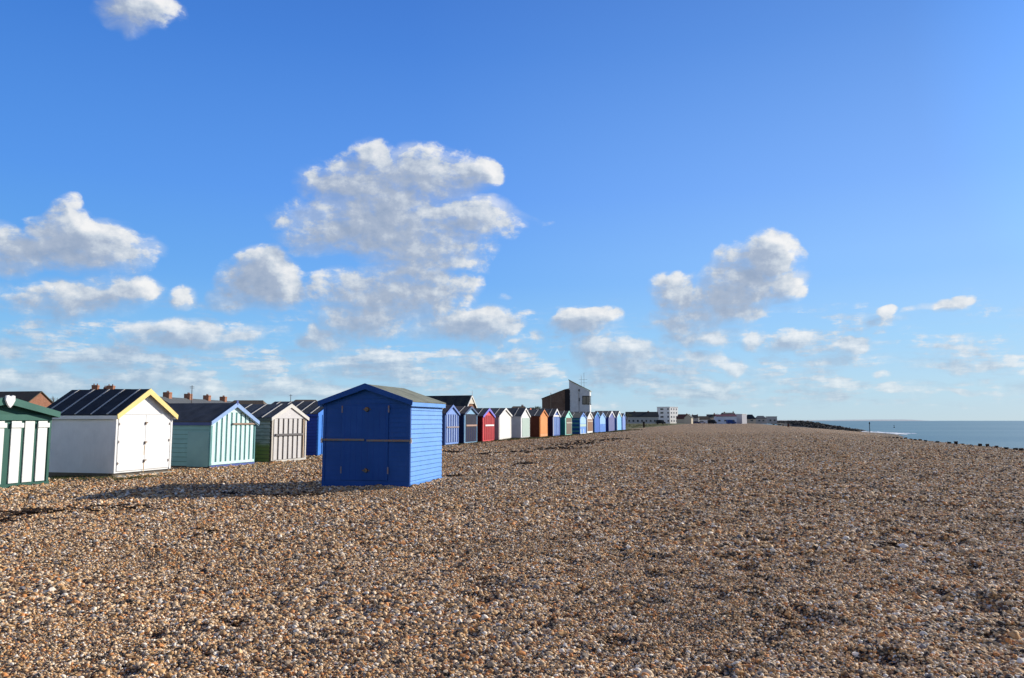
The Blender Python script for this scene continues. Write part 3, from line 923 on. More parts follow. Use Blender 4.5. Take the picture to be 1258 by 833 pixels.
r_, w, he, hr, zb = row('blue beach hut, light blue above and darker patterned blue below', 737.0, 532.7, 743.9, 512.8, 507.0, body=(0.02, 0.06, 0.28), front=(0.25, 0.48, 0.86), barge=(0.28, 0.5, 0.88))
hw = w / 2
board(r_, 'lower_panel', -hw + 0.03, hw - 0.03, zb, 1.15, (0.06, 0.20, 0.62), t=0.015)
for x, z_ in ((-0.7, 0.25), (-0.1, 0.6), (0.4, 0.25), (0.35, 0.8)):
    board(r_, 'painted_square', x, x + 0.35, z_, z_ + 0.3, (0.10, 0.34, 0.75), y=-0.018, t=0.01)
r_, w, he, hr, zb = row('navy sided beach hut with white bargeboards and purple-blue front', 747.9, 531.0, 755.1, 512.0, 504.6, body=(0.008, 0.02, 0.16), front=(0.10, 0.13, 0.38), barge=(0.78, 0.80, 0.84), barge_w=0.2)
hw = w / 2
board(r_, 'corner_board', -hw, -hw + 0.25, zb, he, (0.42, 0.52, 0.75), t=0.03)
board(r_, 'door', -hw + 0.6, hw - 0.3, zb + 0.05, he - 0.1, (0.11, 0.12, 0.30), t=0.02)
r_, w, he, hr, zb = row('light sky-blue beach hut with cream bargeboards near the row end', 758.0, 529.3, 763.5, 511.5, 504.6, body=(0.03, 0.11, 0.36), front=(0.22, 0.56, 0.85), barge=(0.75, 0.78, 0.72), barge_w=0.22)
hw = w / 2
board(r_, 'corner_board', -hw, -hw + 0.35, zb, he, (0.7, 0.72, 0.66), t=0.03)
board(r_, 'door', -hw + 0.6, hw - 0.3, zb + 0.05, he - 0.1, (0.18, 0.50, 0.85), t=0.02)
r_, w, he, hr, zb = row('soft blue beach hut standing last in the row', 764.6, 528.8, 768.4, 512.5, 507.6, body=(0.02, 0.08, 0.36), front=(0.20, 0.34, 0.72), barge=(0.22, 0.38, 0.75))
hw = w / 2
board(r_, 'door', -hw + 0.3, hw - 0.3, zb + 0.05, he - 0.1, (0.16, 0.28, 0.66), t=0.02)
for o in list(bpy.data.objects): clean(o)

# ------------------------------------------------------------------ buildings
slate = tiles((0.10, 0.11, 0.125)); slate_dark = tiles((0.022, 0.026, 0.034), 'dark_slate'); brown_tile = tiles((0.12, 0.085, 0.055), 'brown_tiles')
red_tile = tiles((0.16, 0.055, 0.04), 'red_tiles')
brick_m = brick(); brick_dark = brick((0.12, 0.065, 0.045), 'dark_brickwork')
render_w = paint((0.78, 0.78, 0.76), 0.15, 0.8, name='white_render'); render_g = paint((0.40, 0.40, 0.38), 0.25, 0.8, name='grey_render')
render_c = paint((0.50, 0.44, 0.33), 0.25, 0.8, name='cream_render')
glass = glass_dark()


def house(name, label, cat, px, Y, w, d, rz, ye, yr, wall, roof, ridge='x', chim=(), wins=(), side_wins=(), group=None, hip=0.0, barge=None, gable=None, hY=None):
    """px, Y: centre of the front face; front looks to local -y; ye/yr pixel rows of eaves and ridge"""
    P = at(px, Y)
    he = height_at(hY or Y, ye); hr = height_at(hY or Y, yr) if yr is not None else he
    root = empty(name, (P.x, P.y, 0), rz); tag(root, label, cat, group)
    hw = w / 2; k = MB()
    if yr is None:
        k.box(-hw, hw, 0, d, -0.3, he)
        wo = k.build('wall', wall, root)
        k = MB(); k.box(-hw - 0.15, hw + 0.15, -0.15, d + 0.15, he + 0.002, he + 0.22); k.build('parapet', roof, root)
        roof_o = root
    else:
        if ridge == 'x':
            k.prism([(0, -0.3), (d, -0.3), (d, he), (d / 2, hr - 0.12), (0, he)], -hw, hw, 'x')
            if hip:
                k = MB(); k.box(-hw, hw, 0, d, -0.3, he)
        else:
            k.prism([(-hw, -0.3), (hw, -0.3), (hw, he), (0, hr - 0.12), (-hw, he)], 0, d, 'y')
        wo = k.build('wall', wall, root)
        k = MB(); o = 0.3; t = 0.15
        if ridge == 'x':
            sl = (hr - he) / (d / 2); ze = he - o * sl
            r0, r1 = -hw - 0.15 + hip, hw + 0.15 - hip
            vs = [(-hw - .15, -o, ze), (hw + .15, -o, ze), (r1, d / 2, hr), (r0, d / 2, hr), (-hw - .15, d + o, ze), (hw + .15, d + o, ze)]
            vs += [(x, y, z - t) for x, y, z in vs]
            k.add(vs, [(0, 1, 2, 3), (3, 2, 5, 4), (0, 3, 4), (1, 5, 2), (6, 9, 8, 7), (9, 10, 11, 8), (0, 6, 7, 1), (4, 5, 11, 10), (6, 10, 9), (7, 8, 11), (0, 4, 10, 6), (1, 7, 11, 5)])
        else:
            sl = (hr - he) / hw; ze = he - o * sl
            vs = [(-hw - o, -.2, ze), (-hw - o, d + .2, ze), (0, d + .2, hr), (0, -.2, hr), (hw + o, -.2, ze), (hw + o, d + .2, ze)]
            vs += [(x, y, z - t) for x, y, z in vs]
            k.add(vs, [(0, 1, 2, 3), (3, 2, 5, 4), (6, 9, 8, 7), (9, 10, 11, 8), (0, 6, 7, 1), (4, 5, 11, 10), (0, 3, 9, 6), (3, 4, 10, 9), (1, 7, 8, 2), (2, 8, 11, 5)])
        roof_o = k.build('roof', roof, root)
    for (cx, cy, cw, ch) in chim:
        base = (hr if yr is not None else he) - 0.9
        k = MB(); k.box(cx - cw / 2, cx + cw / 2, cy - cw * 0.4, cy + cw * 0.4, base, base + ch + 0.9)
        k.box(cx - cw / 2 - .06, cx + cw / 2 + .06, cy - cw * 0.4 - .06, cy + cw * 0.4 + .06, base + ch + 0.62, base + ch + 0.78)
        co2 = k.build('chimney', brick_m, roof_o)
        k = MB()
        for q in (-0.28, 0.28): k.cyl((cx + q * cw, cy, base + ch + .9), (cx + q * cw, cy, base + ch + 1.2), 0.12, 0.1, 8)
        k.build('chimney_pot', brick_m, co2) if roof_o is root else k.build('chimney_pots', brick_m, roof_o)
    for (x, z, ww, wh) in wins:
        k = MB(); k.box(x - ww / 2 - .07, x + ww / 2 + .07, -0.05, 0.0, z - .07, z + wh + .07); fo = k.build('window', paint((0.7, 0.7, 0.68), 0.1), root)
        k = MB(); k.box(x - ww / 2, x + ww / 2, -0.065, -0.051, z, z + wh); k.build('pane', glass, fo)
    for (y, z, ww, wh) in side_wins:   # on the +x side
        k = MB(); k.box(hw, hw + .05, y - ww / 2 - .07, y + ww / 2 + .07, z - .07, z + wh + .07); fo = k.build('window', paint((0.7, 0.7, 0.68), 0.1), root)
        k = MB(); k.box(hw + .051, hw + .065, y - ww / 2, y + ww / 2, z, z + wh); k.build('pane', glass, fo)
    if barge is not None:
        for sx in (-1, 1):
            k = MB(); k.prism([(0, hr + 0.1), (sx * (hw + .35), ze + .05), (sx * (hw + .35), ze - .35), (0, hr - .4)], -0.32, -0.21, 'y'); k.build('bargeboard', barge, root)
    return root, he, hr


# brick gable at the far left
house('house', 'brick house with brown tiled roof and gable end, behind the green and white hut', 'house', 47.5, 140, 7.6, 16, BR, 499.5, 480.5, brick_m, brown_tile, ridge='y',
      wins=((-1.6, 1.0, 1.1, 1.3), (1.6, 1.0, 1.1, 1.3)))
# dark roofed house behind the white hut
house('house', 'house with dark roof and two tall chimneys behind the white hut', 'house', 122, 150, 9, 8, R(4), 492, 476.8, brick_dark, slate_dark, ridge='x', chim=((-2.9, 4, 1.1, 0.75), (0.0, 4, 1.25, 0.65), (-1.5, 5.4, 0.7, 0.4)),
      hip=0.8)
house('house', 'low house with dark ridge between chimneys and the mint hut', 'house', 147, 175, 7, 8, R(4), 493, 478.5, brick_dark, red_tile, ridge='x', hip=1.0, chim=((0, 4, 0.7, -0.25),))
# terrace with slate roof and four chimneys
a_ = at(192, 158); b_ = at(296, 205)
dv = b_ - a_; rzT = math.atan2(dv.y, dv.x); Lt = dv.length; midp = (a_ + b_) / 2
perp = Vector((-math.sin(rzT), math.cos(rzT), 0))
P = midp - perp * 4
hT = height_at(158, 487.0) ; eT = hT - 2.2
terr = empty('terraced_houses', (P.x, P.y, 0), rzT); tag(terr, 'long terrace with grey slate roof and four brick chimneys behind the mint hut', 'terrace')
k = MB(); k.prism([(0, -.3), (8, -.3), (8, eT), (4, hT - .1), (0, eT)], -Lt / 2, Lt / 2, 'x'); k.build('wall', render_c, terr)
k = MB(); k.prism([(-.3, eT - .16), (4, hT), (8.3, eT - .16), (8.3, eT - .34), (4, hT - .18), (-.3, eT - .34)], -Lt / 2 - .2, Lt / 2 + .2, 'x'); tr = k.build('roof', slate, terr)
for px_ in (206, 231.5, 254.5, 274.5):
    uu = Vector((math.cos(rzT), math.sin(rzT), 0))
    kx = (px_ - W / 2) / F; x = (kx * (midp.y * cp + 5 * sp) - midp.x) / (uu.x - kx * uu.y * cp)
    k = MB(); k.box(x - .7, x + .7, 3.4, 4.7, hT - .8, hT + 1.0); k.box(x - .62, x + .62, 3.33, 4.77, hT + .7, hT + .85); k.build('chimney', brick_m, tr)
    k = MB()
    for q in (-.3, .3): k.cyl((x + q, 4, hT + 1.0), (x + q, 4, hT + 1.3), .13, .1, 8)
    k.build('chimney_pots', brick_m, tr)
for i in range(10):
    x = -Lt / 2 + Lt * (i + .5) / 10
    for z_ in (0.9, 3.3):
        k = MB(); k.box(x - .8, x + .8, -.06, 0, z_, z_ + 1.3); fo = k.build('window', render_w, terr)
        k = MB(); k.box(x - .7, x + .7, -.075, -.061, z_ + .1, z_ + 1.2); k.build('pane', glass, fo)


def mast(name, label, px, Y, y_top, y_bot, arms, r=0.05, cat='aerial', z0=0.0):
    P = at(px, Y); hh = height_at(Y, y_top)
    root = empty(name, (P.x, P.y, 0), R(20)); tag(root, label, cat)
    k = MB(); k.cyl((0, 0, z0), (0, 0, hh), r * 1.2, r * .7, 8); k.build('pole', metal((0.10, 0.10, 0.10)), root)
    k = MB()
    for (dz, ln) in arms: k.cyl((-ln / 2, 0, hh - dz), (ln / 2, 0, hh - dz), r * .4, n=6)
    if arms: k.build('crossbars', metal((0.10, 0.10, 0.10)), root)
    return root


mast('telegraph_pole', 'tall thin pole rising above the slate terrace', 233.8, 150, 473.5, 0, ((0.25, 0.8), (0.5, 0.8)), 0.08, 'pole')
mast('telegraph_pole', 'thin dark pole behind the grey striped hut', 356, 150, 484.5, 0, ((0.2, 0.6),), 0.07, 'pole')
house('house', 'low brown-roofed house behind the mint hut roof peak', 'house', 300, 190, 9, 7, R(5), 499, 491.3, brick_dark, brown_tile, ridge='x', hip=1.2)
house('house', 'brown-roofed bungalow just left of the long dark roof', 'house', 371, 165, 6, 7, R(5), 498, 490.5, brick_dark, brown_tile, ridge='x', hip=1.0)
# long dark roof with white bargeboards
root, he, hr = house('hall', 'long hall with black slate roof, white bargeboards and finial behind the huts', 'hall', 578.5, 175, 6.0, 38, BR - R(8), 503, 485.6, brick_m, slate_dark, ridge='y',
                     barge=paint((0.75, 0.72, 0.66), 0.1), wins=((0, 3.4, 1.2, 1.0),))
k = MB(); k.cyl((0, -.3, hr - .2), (0, -.3, hr + 1.1), .07, .03, 8); k.build('finial', render_w, root)
k = MB(); k.prism([(-1.3, hr - 1.9), (1.3, hr - 1.9), (0, hr - .5)], -.2, -.05, 'y'); k.build('gable_truss', paint((0.70, 0.62, 0.5), .1), root)
house('bungalow', 'brown-roofed bungalow with a chimney behind the sage-doored hut', 'house', 639, 190, 4.6, 7, R(5), 505, 498.8, brick_m, brown_tile, ridge='x', hip=1.0, chim=((0.9, 3.5, 0.5, 0.1),))

# coastguard tower and its brown wing
YT = 128.0
def ht(y): return height_at(YT, y)
tw = empty('watch_tower', (*at(699.5, YT)[:2], 0), R(-9)); tag(tw, 'white lookout tower with sloping top and corner window behind the huts', 'tower')
wT = 3.35; dT = 3.8
k = MB(); zt0, zt1 = ht(467.5), ht(480.8)
k.prism([(0, -.3), (wT, -.3), (wT, zt1), (0, zt0)], 0, dT, 'y')
clad = paint((0.62, 0.63, 0.62), 0.15, 0.6, name='white_cladding'); k.build('wall', clad, tw)
k = MB(); k.prism([(-.1, zt0 + .06), (wT + .12, zt1 + .0), (wT + .12, zt1 + .12), (-.1, zt0 + .2)], -.12, dT + .12, 'y'); k.build('roof', paint((0.34, 0.30, 0.14), .3), tw)
fr = paint((0.02, 0.02, 0.02), 0.0)
zw0, zw1 = ht(497), ht(486.4)
k = MB(); k.box(wT - 1.2, wT - .02, -.07, -.001, zw0, zw1); fo = k.build('window', fr, tw)
k = MB(); k.box(wT - 1.1, wT - .62, -.085, -.071, zw0 + .1, zw1 - .12); k.box(wT - .52, wT - .1, -.085, -.071, zw0 + .1, zw1 - .12); k.build('pane', glass_dark('brown_glass', (0.06, 0.05, 0.035)), fo)
k = MB(); k.box(wT + .001, wT + .07, .35, 3.2, zw0, zw1); fo = k.build('window', fr, tw)
k = MB(); k.box(wT + .071, wT + .085, .5, 3.0, zw0 + .1, zw1 - .1); k.build('pane', glass, fo)
k = MB(); k.box(1.55, 1.72, -.12, -.001, ht(481), ht(478)); k.box(1.55, 1.72, -.12, -.001, ht(493), ht(489)); k.build('wall_light', fr, tw)
k = MB(); k.cyl((1.6, -.1, 0), (1.6, -.1, ht(482)), .035, n=6); k.build('downpipe', metal((.2, .2, .2)), tw)
k = MB()
for x_, yt_ in ((1.9, 461), (2.35, 457.5)): k.cyl((x_, 1.5, zt1 - .3), (x_, 1.5, ht(yt_)), .025, n=6)
for z_ in (ht(466), ht(470)): k.cyl((1.5, 1.5, z_), (2.9, 1.5, z_), .018, n=6)
k.build('aerial', metal((.35, .35, .35), 'pale_aerial'), tw)
wg = empty('station_wing', (*at(666, YT)[:2], 0), R(-3)); tag(wg, 'dark brown building with rising roof joined to the lookout tower', 'building')
k = MB(); k.prism([(0, -.3), (4.55, -.3), (4.55, ht(477.6)), (3.7, ht(478.8)), (0, ht(490.0))], 0.3, 7, 'y'); k.build('wall', brick((0.15, 0.085, 0.055), 'brown_cladding'), wg)
k = MB(); k.prism([(-.1, ht(489.8)), (3.7, ht(478.6)), (4.55, ht(477.4)), (4.55, ht(477.0)), (3.7, ht(478.2)), (-.1, ht(489.4))], .2, 7.1, 'y'); k.build('roof', slate_dark, wg)
k = MB(); k.box(3.75, 4.55, .15, .299, 0, ht(478.9)); k.build('recess_panel', paint((0.02, 0.018, 0.02), 0), wg)
k = MB(); k.cyl((1.45, .2, 0), (1.45, .2, ht(482.5)), .05, n=6); k.build('flue', metal((.25, .22, .18)), wg)

# ------------------------------------------------------------------ the town at the far end
GT = None
house('terrace', 'far row of dark-roofed houses with white walls left of the flats', 'terrace', 789.5, 430, 17.5, 9, R(-4), 511.5, 505.8, render_g, slate_dark, ridge='x', chim=((-4, 4.5, 0.9, 0.2), (3.6, 4.5, 0.9, 0.3)),
      wins=[(x, z_, 1.1, 1.2) for x in (-7.3, -5, -2.6, -0.3, 2, 4.3, 6.6) for z_ in (0.9,)])
rt, he, hr = house('flats', 'white four-storey block of flats with rows of small windows', 'flats', 815.2, 450, 8.0, 10.5, R(-38), 500.2, None, render_w, render_w,
                   wins=[(x, z_, 1.9 if abs(x) < 2 else 0.9, .95) for x in (-0.9, 3.0) for z_ in (1.0, 3.3, 5.6, 7.7)], side_wins=[(y, z_, 1.0, .95) for y in (2.2, 5.3, 8.4) for z_ in (1.0, 3.3, 5.6, 7.7)])
house('house', 'far brown gabled house right of the white flats', 'house', 838, 440, 6.5, 8, R(-30), 514, 508.8, render_c, red_tile, ridge='x', chim=((1.5, 4, .6, .2),))
house('house', 'small far house with pale wall and steep dark roof', 'house', 845, 410, 3.6, 7, R(-20), 512.5, 509.0, render_c, slate_dark, ridge='y')
house('house', 'far house with dark hipped roof and two chimneys', 'house', 853.5, 460, 4.6, 8, R(-15), 513, 509.6, render_g, slate_dark, ridge='x', chim=((-1.4, 4, .6, .1), (1.5, 4, .6, .1)), hip=.8)
house('bungalow', 'far low pale bungalow with green-grey roof', 'house', 864.5, 470, 8.0, 8, R(-10), 515, 511.2, render_w, brown_tile, ridge='x', hip=1.5)
house('house', 'far house with black roof left of the long white building', 'house', 874, 480, 5.5, 8, R(-15), 512.5, 509.0, render_c, slate_dark, ridge='x', chim=((1.8, 4, .8, .6),))
house('clubhouse', 'long low white building with dark red roof line', 'building', 892.5, 400, 10.2, 8, R(-6), 511.0, 509.0, paint((0.55, 0.60, 0.68), .15, .8, name='pale_render'), paint((0.13, 0.03, 0.03), .2, name='red_roof_edge'), ridge='x', wins=[(x, 1.2, 1.2, .8) for x in (-3.5, -.5, 2.6)])
house('house', 'dark flat-topped house showing above the long white building', 'house', 896.5, 440, 6.4, 8, R(-4), 508.5, 506.9, brick_dark, slate_dark, ridge='x', chim=((-2.0, 4, .7, .3), (2.9, 4, .5, .5)))
house('house', 'grey block with white sunlit end at the right of the long building', 'building', 908, 410, 3.2, 9, R(-32), 509.0, None, paint((0.42, 0.42, 0.46), .15, .8, name='grey_block'), render_w)
house('house', 'far house with rounded dark roof and pale dormer', 'house', 922, 470, 6.2, 8, R(-14), 514.2, 509.2, render_c, slate_dark, ridge='x', hip=1.9, wins=((0.8, 1.2, 1.6, 1.0),))
house('house', 'far grey house with small pointed roof', 'house', 935, 480, 6.5, 8, R(-14), 514.0, 510.8, render_g, slate, ridge='x', hip=1.6, wins=((-1, 1.1, 1.2, 1.0), (1.4, 1.1, 1.2, 1.0)))
house('house', 'far pale flat-roofed house farthest right before the sea', 'house', 949, 500, 5.8, 8, R(-10), 512.0, None, render_g, slate, wins=((-1.2, 1.2, 1.3, 1.2), (1.3, 1.2, 1.3, 1.2)))

# ------------------------------------------------------------------ cars by the promenade
tyre = paint((0.015, 0.015, 0.015), 0.1, 0.8, name='tyre')


def car(label, px, py, colr, rz, van=False):
    P = ground(px, py)
    root = empty('parked_van' if van else 'parked_car', (P.x, P.y, hz(P.x, P.y)), rz); tag(root, label, 'van' if van else 'car', 'vehicles parked by the far houses')
    k = MB(); hh = 1.95 if van else 0.88
    if van: poly = [(-2.2, .3), (2.2, .3), (2.25, .9), (1.6, 1.15), (1.2, 1.95), (-2.1, 2.0), (-2.25, 1.6)]
    else: poly = [(-2.0, .28), (2.0, .28), (2.08, .62), (1.9, .8), (1.0, .92), (-1.7, .95), (-2.05, .85)]
    k.prism(poly, -.84, .84, 'y'); m_ = paint(colr, .05, .25, name='car_paint', grain=False); k.build('body', m_, root, bevel=.05)
    if not van:
        k = MB(); k.prism([(1.0, .9), (.35, 1.42), (-1.1, 1.45), (-1.75, .93)], -.72, .72, 'y'); k.build('cabin', glass, root, bevel=.04)
        k = MB(); k.prism([(.3, 1.43), (-1.05, 1.46), (-1.0, 1.5), (.25, 1.47)], -.68, .68, 'y'); k.build('car_roof', m_, root)
    else:
        k = MB(); k.box(.2, 1.15, -.86, .86, 1.15, 1.7); k.build('cab_window', glass, root)
    for x in (-1.3, 1.3):
        for sy in (-1, 1):
            k = MB(); k.cyl((x, sy * .70, .32), (x, sy * .88, .32), .32, n=16); wh = k.build('wheel', tyre, root)
            k = MB(); k.cyl((x, sy * .881, .32), (x, sy * .89, .32), .19, n=12); k.build('rim', metal((.4, .4, .4), 'rim_metal'), wh)
    return root


car('dark van parked on the grass in front of the white flats', 811.5, 521.0, (0.02, 0.02, 0.025), R(10), True)
car('white van parked at the foot of the white flats', 820.5, 520.2, (0.7, 0.7, 0.7), R(6), True)
car('dark blue car parked left of the low pale bungalow', 855.5, 520.4, (0.02, 0.03, 0.10), R(0))
car('silver car parked in front of the low pale bungalow', 862.5, 520.2, (0.45, 0.45, 0.5), R(5))
car('black van parked left of the long white building', 875.0, 520.8, (0.012, 0.014, 0.018), R(25), True)
car('pale blue car parked before the long white building', 885.5, 520.6, (0.4, 0.5, 0.65), R(0))
car('deep blue van parked at the right end of the long white building', 898.5, 521.0, (0.015, 0.05, 0.2), R(15), True)

# ------------------------------------------------------------------ trees, bushes
leaf_m, n, b = base_mat('leaves', 0.7, 0.2)
oi = n.new('ShaderNodeNewGeometry')
n.put(b.inputs['Base Color'], n.mix(n.noise(oi.outputs['Position'], 1.1, 3), (0.018, 0.035, 0.014), (0.06, 0.085, 0.03)))
bark_m, n, b = base_mat('bark', 0.9, 0.1)
n.put(b.inputs['Base Color'], n.mix(n.noise(n.new('ShaderNodeTexCoord').outputs['Object'], 4, 4), (0.10, 0.075, 0.06), (0.2, 0.16, 0.13)))


def tree(label, px, Y, y_top, cr, bare=False, cat='tree', group=None, seed=1):
    rr_ = random.Random(seed)
    P = at(px, Y); Ht = height_at(Y, y_top)
    root = empty('bare_tree' if bare else 'evergreen_tree', (P.x, P.y, 0)); tag(root, label, cat, group)
    k = MB(); tips = []

    def limb(p, d, ln, r, dep):
        q = p + d * ln
        k.cyl(p, q, r, r * .62, 6 if dep < 3 else 4)
        if dep >= (6 if bare else 3):
            tips.append(q); return
        for _ in range(rr_.choice((2, 3))):
            nd = (d + Vector((rr_.uniform(-1, 1), rr_.uniform(-1, 1), rr_.uniform(-.15, .7))) * .62).normalized()
            limb(q, nd, ln * rr_.uniform(.66, .84), r * .6, dep + 1)
    limb(Vector((0, 0, -.1)), Vector((0, 0, 1)), Ht * .28, Ht * .03, 0)
    top = max(t_.z for t_ in tips); sc_ = Ht / top
    k.v = [(x * sc_ * cr, y * sc_ * cr, z * sc_) for x, y, z in k.v]
    k.build('trunk', bark_m, root, smooth=True)
    if not bare:
        k = MB()
        for t_ in tips:
            for _ in range(70):
                c_ = Vector((t_.x * sc_ * cr, t_.y * sc_ * cr, t_.z * sc_ * .93)) + Vector((rr_.gauss(0, 1), rr_.gauss(0, 1), rr_.gauss(0, .8))) * Ht * .065
                a1 = Vector((rr_.uniform(-1, 1), rr_.uniform(-1, 1), rr_.uniform(-1, 1))).normalized(); a2 = a1.orthogonal().normalized(); s_ = Ht * .022
                k.add([c_ + a1 * s_, c_ + a2 * s_ * .6, c_ - a1 * s_, c_ - a2 * s_ * .6], [(0, 1, 2, 3)])
        k.build('crown', leaf_m, root)
    return root


tree('bare winter tree with brown twigs between the brick gable and the white hut roof', 67, 120, 486.0, 0.55, True, seed=3)
tree('small bare tree just right of the taller bare one', 73, 150, 489.5, 0.6, True, seed=8)
tree('dark evergreen tree behind the orange huts', 655, 170, 500.5, 1.1, seed=4)
tree('small dark tree showing over the roofs left of the station wing', 661, 190, 500.0, 0.9, seed=6)
tree('dark bushy tree between the last hut and the far terrace', 770, 330, 508.0, 1.2, seed=9)
tree('dark tree left of the long white building', 881, 470, 508.6, 1.2, seed=12)

# ------------------------------------------------------------------ posts, poles, rocks
timber = paint((0.022, 0.018, 0.015), 0.4, 0.85, name='wet_timber')
xs = [1089, 1093, 1097.7, 1102.6, 1107.2, 1113, 1119, 1124.4, 1130.6, 1137, 1151.8, 1166, 1174.5, 1183, 1193, 1204, 1213.5, 1224.5, 1236.3, 1248, 1254.5]
names = ['thirteenth', 'twelfth']
for i, px in enumerate(xs):
    # the crest line L = 15.9
    kx = (px - W / 2) / F
    Lp = 15.7
    Yp = Lp / (kx * cp * ct - st)
    depth = Yp * cp - EYE * sp
    X_ = kx * depth
    zg = hz(X_, Yp)
    r0 = 0.085 + 0.045 * rnd.random()
    big = rnd.random() > 0.35
    hgt_ = (0.10 if big else 0.04) + 0.06 * rnd.random()
    k = MB(); k.cyl((0, 0, -.6), (0, 0, hgt_), r0 * 1.1, r0, 10)
    k.box(-r0 * .8, r0 * .9, -r0 * .75, r0 * .7, hgt_ - .02, hgt_ + .02)
    o = k.build('groyne_post', timber); o.location = (X_, Yp, zg); o.rotation_euler = (rnd.uniform(-.12, .12), rnd.uniform(-.12, .12), rnd.uniform(0, 3))
    tag(o, 'short black timber post top poking over the beach crest against the sea', 'post', 'timber post tops along the beach crest')

P = at(1068.8, 215, SEA)
root = empty('marker_pole', (P.x, P.y, SEA - .5)); tag(root, 'tall thin dark marker pole standing in the sea by the surf', 'pole')
k = MB(); k.cyl((0, 0, 0), (0, 0, height_at(215, 519) - SEA + .5), .11, .09, 8); k.build('pole', timber, root)
k = MB(); zt = height_at(215, 519) - SEA + .5; k.box(-.16, .16, -.04, .04, zt - .4, zt); k.cyl((0, 0, zt - .02), (0, 0, zt + .2), .1, .05, 8); k.build('topmark', timber, root)
P = ground(1098.5, 525.5, SEA)
root = empty('buoy', (P.x, P.y, SEA)); tag(root, 'tiny dark buoy floating out at sea', 'buoy')
k = MB(); k.cyl((0, 0, -.3), (0, 0, .35), .4, .35, 12); k.build('float', timber, root)
k = MB(); k.cyl((0, 0, .35), (0, 0, 1.2), .12, .08, 8); k.box(-.14, .14, -.14, .14, 1.1, 1.4); k.build('topmark', timber, root)
P = ground(791, 525.4)
root = empty('timber_post', (P.x, P.y, 0)); tag(root, 'dark upright timber post standing in the grass beyond the last hut', 'post')
k = MB(); k.box(-.2, .2, -.15, .15, -.2, 1.05); k.build('post', paint((0.05, 0.03, 0.02), .3), root, bevel=.02)
k = MB(); k.box(-.24, .24, -.19, .19, 1.051, 1.38); k.build('cap', paint((0.015, 0.013, 0.013), .1), root, bevel=.03)
P = ground(968.5, 524.2)
root = empty('timber_post', (P.x, P.y, 0)); tag(root, 'stubby dark post on the shingle before the rocks', 'post')
k = MB(); k.box(-.22, .22, -.2, .2, -.2, .7); k.build('post', paint((0.07, 0.025, 0.02), .3), root, bevel=.02)

rock_m, n, b = base_mat('armour_rock', 0.9, 0.2)
n.put(b.inputs['Base Color'], n.mix(n.noise(n.new('ShaderNodeNewGeometry').outputs['Position'], .9, 4), (0.012, 0.012, 0.010), (0.05, 0.047, 0.04)))
import bmesh
base_bm = bmesh.new(); bmesh.ops.create_icosphere(base_bm, subdivisions=1, radius=1)
iv = [v.co.copy() for v in base_bm.verts]; ifc = [tuple(v.index for v in f.verts) for f in base_bm.faces]; base_bm.free()
k = MB()
for i in range(1500):
    t = rnd.random() ** 0.8
    s_ = 285 + 330 * t
    topz = -1.7 + 3.1 * min(1, t * 2.2)
    lat = rnd.uniform(-1, 1)
    L_ = 47 - 3.5 * min(1, t * 2) + lat * (3 + 2.5 * min(1, t * 2))
    zz = topz - abs(lat) ** 1.5 * 1.3 * (0.4 + min(1, t * 2)) + rnd.uniform(-.3, .15)
    c_ = Vector((s_ * st + L_ * ct, s_ * ct - L_ * st, zz - .3)); sz = rnd.uniform(.35, .8)
    sx_, sy_, sz_ = sz * rnd.uniform(.8, 1.4), sz * rnd.uniform(.8, 1.4), sz * rnd.uniform(.6, .9)
    k.add([c_ + Vector((q.x * sx_, q.y * sy_, q.z * sz_)) * (1 + .5 * mnoise.noise(q * 1.3 + Vector((i, 0, 0)))) for q in iv], ifc)
# a core under the boulders
prev = None
for i in range(45):
    t = i / 44; s_ = 285 + 330 * t; tz = -2.3 + 3.1 * min(1, t * 2.2); c0 = 47 - 3.5 * min(1, t * 2); wd = 4 + 3 * min(1, t * 2)
    cur = [(s_, c0 - wd, -2.6 + 2 * min(1, t * 1.5)), (s_, c0 - 2, tz), (s_, c0 + 2, tz), (s_, c0 + wd, -3)]
    cur = [(p[0] * st + p[1] * ct, p[0] * ct - p[1] * st, p[2]) for p in cur]
    if prev: k.add(prev + cur, [(0, 1, 5, 4), (1, 2, 6, 5), (2, 3, 7, 6)])
    prev = cur
tag(k.build('rocks', rock_m), 'long dark bank of piled rocks running down to the sea', 'rocks', kind='stuff')

# ------------------------------------------------------------------ seaweed and strandline debris
weed_m, n, b = base_mat('dry_seaweed', 0.85, 0.2)
n.put(b.inputs['Base Color'], n.mix(n.noise(n.new('ShaderNodeNewGeometry').outputs['Position'], 9, 3), (0.012, 0.008, 0.006), (0.05, 0.03, 0.018)))
k = MB()
strands = [((20, 634), (48, 631.5), 80, .13), ((24, 638), (46, 633), 80, .1), ((48, 633.5), (112, 630.5), 50, .05), ((-20, 646), (14, 644.5), 70, .08), ((105, 625.5), (186, 627), 90, .08),
           ((268, 607), (300, 606), 30, .08), ((345, 608), (398, 606.5), 110, .12), ((310, 609), (345, 608), 40, .06), ((380, 585), (392, 582.5), 40, .12),
           ((550, 555.5), (562, 555), 50, .2), ((580, 559), (616, 556.5), 70, .2), ((634, 556), (650, 554), 80, .3), ((634, 571.5), (657, 569.5), 90, .15), ((553, 585.5), (560, 584.5), 45, .12),
           ((672, 552), (698, 549), 160, .5), ((690, 547), (724, 543.3), 170, .5), ((728, 542), (768, 539.2), 90, .5), ((600, 577), (606, 576), 10, .1), ((1092, 673), (1100, 672), 12, .04),
           ((250, 655), (262, 653), 16, .08)]
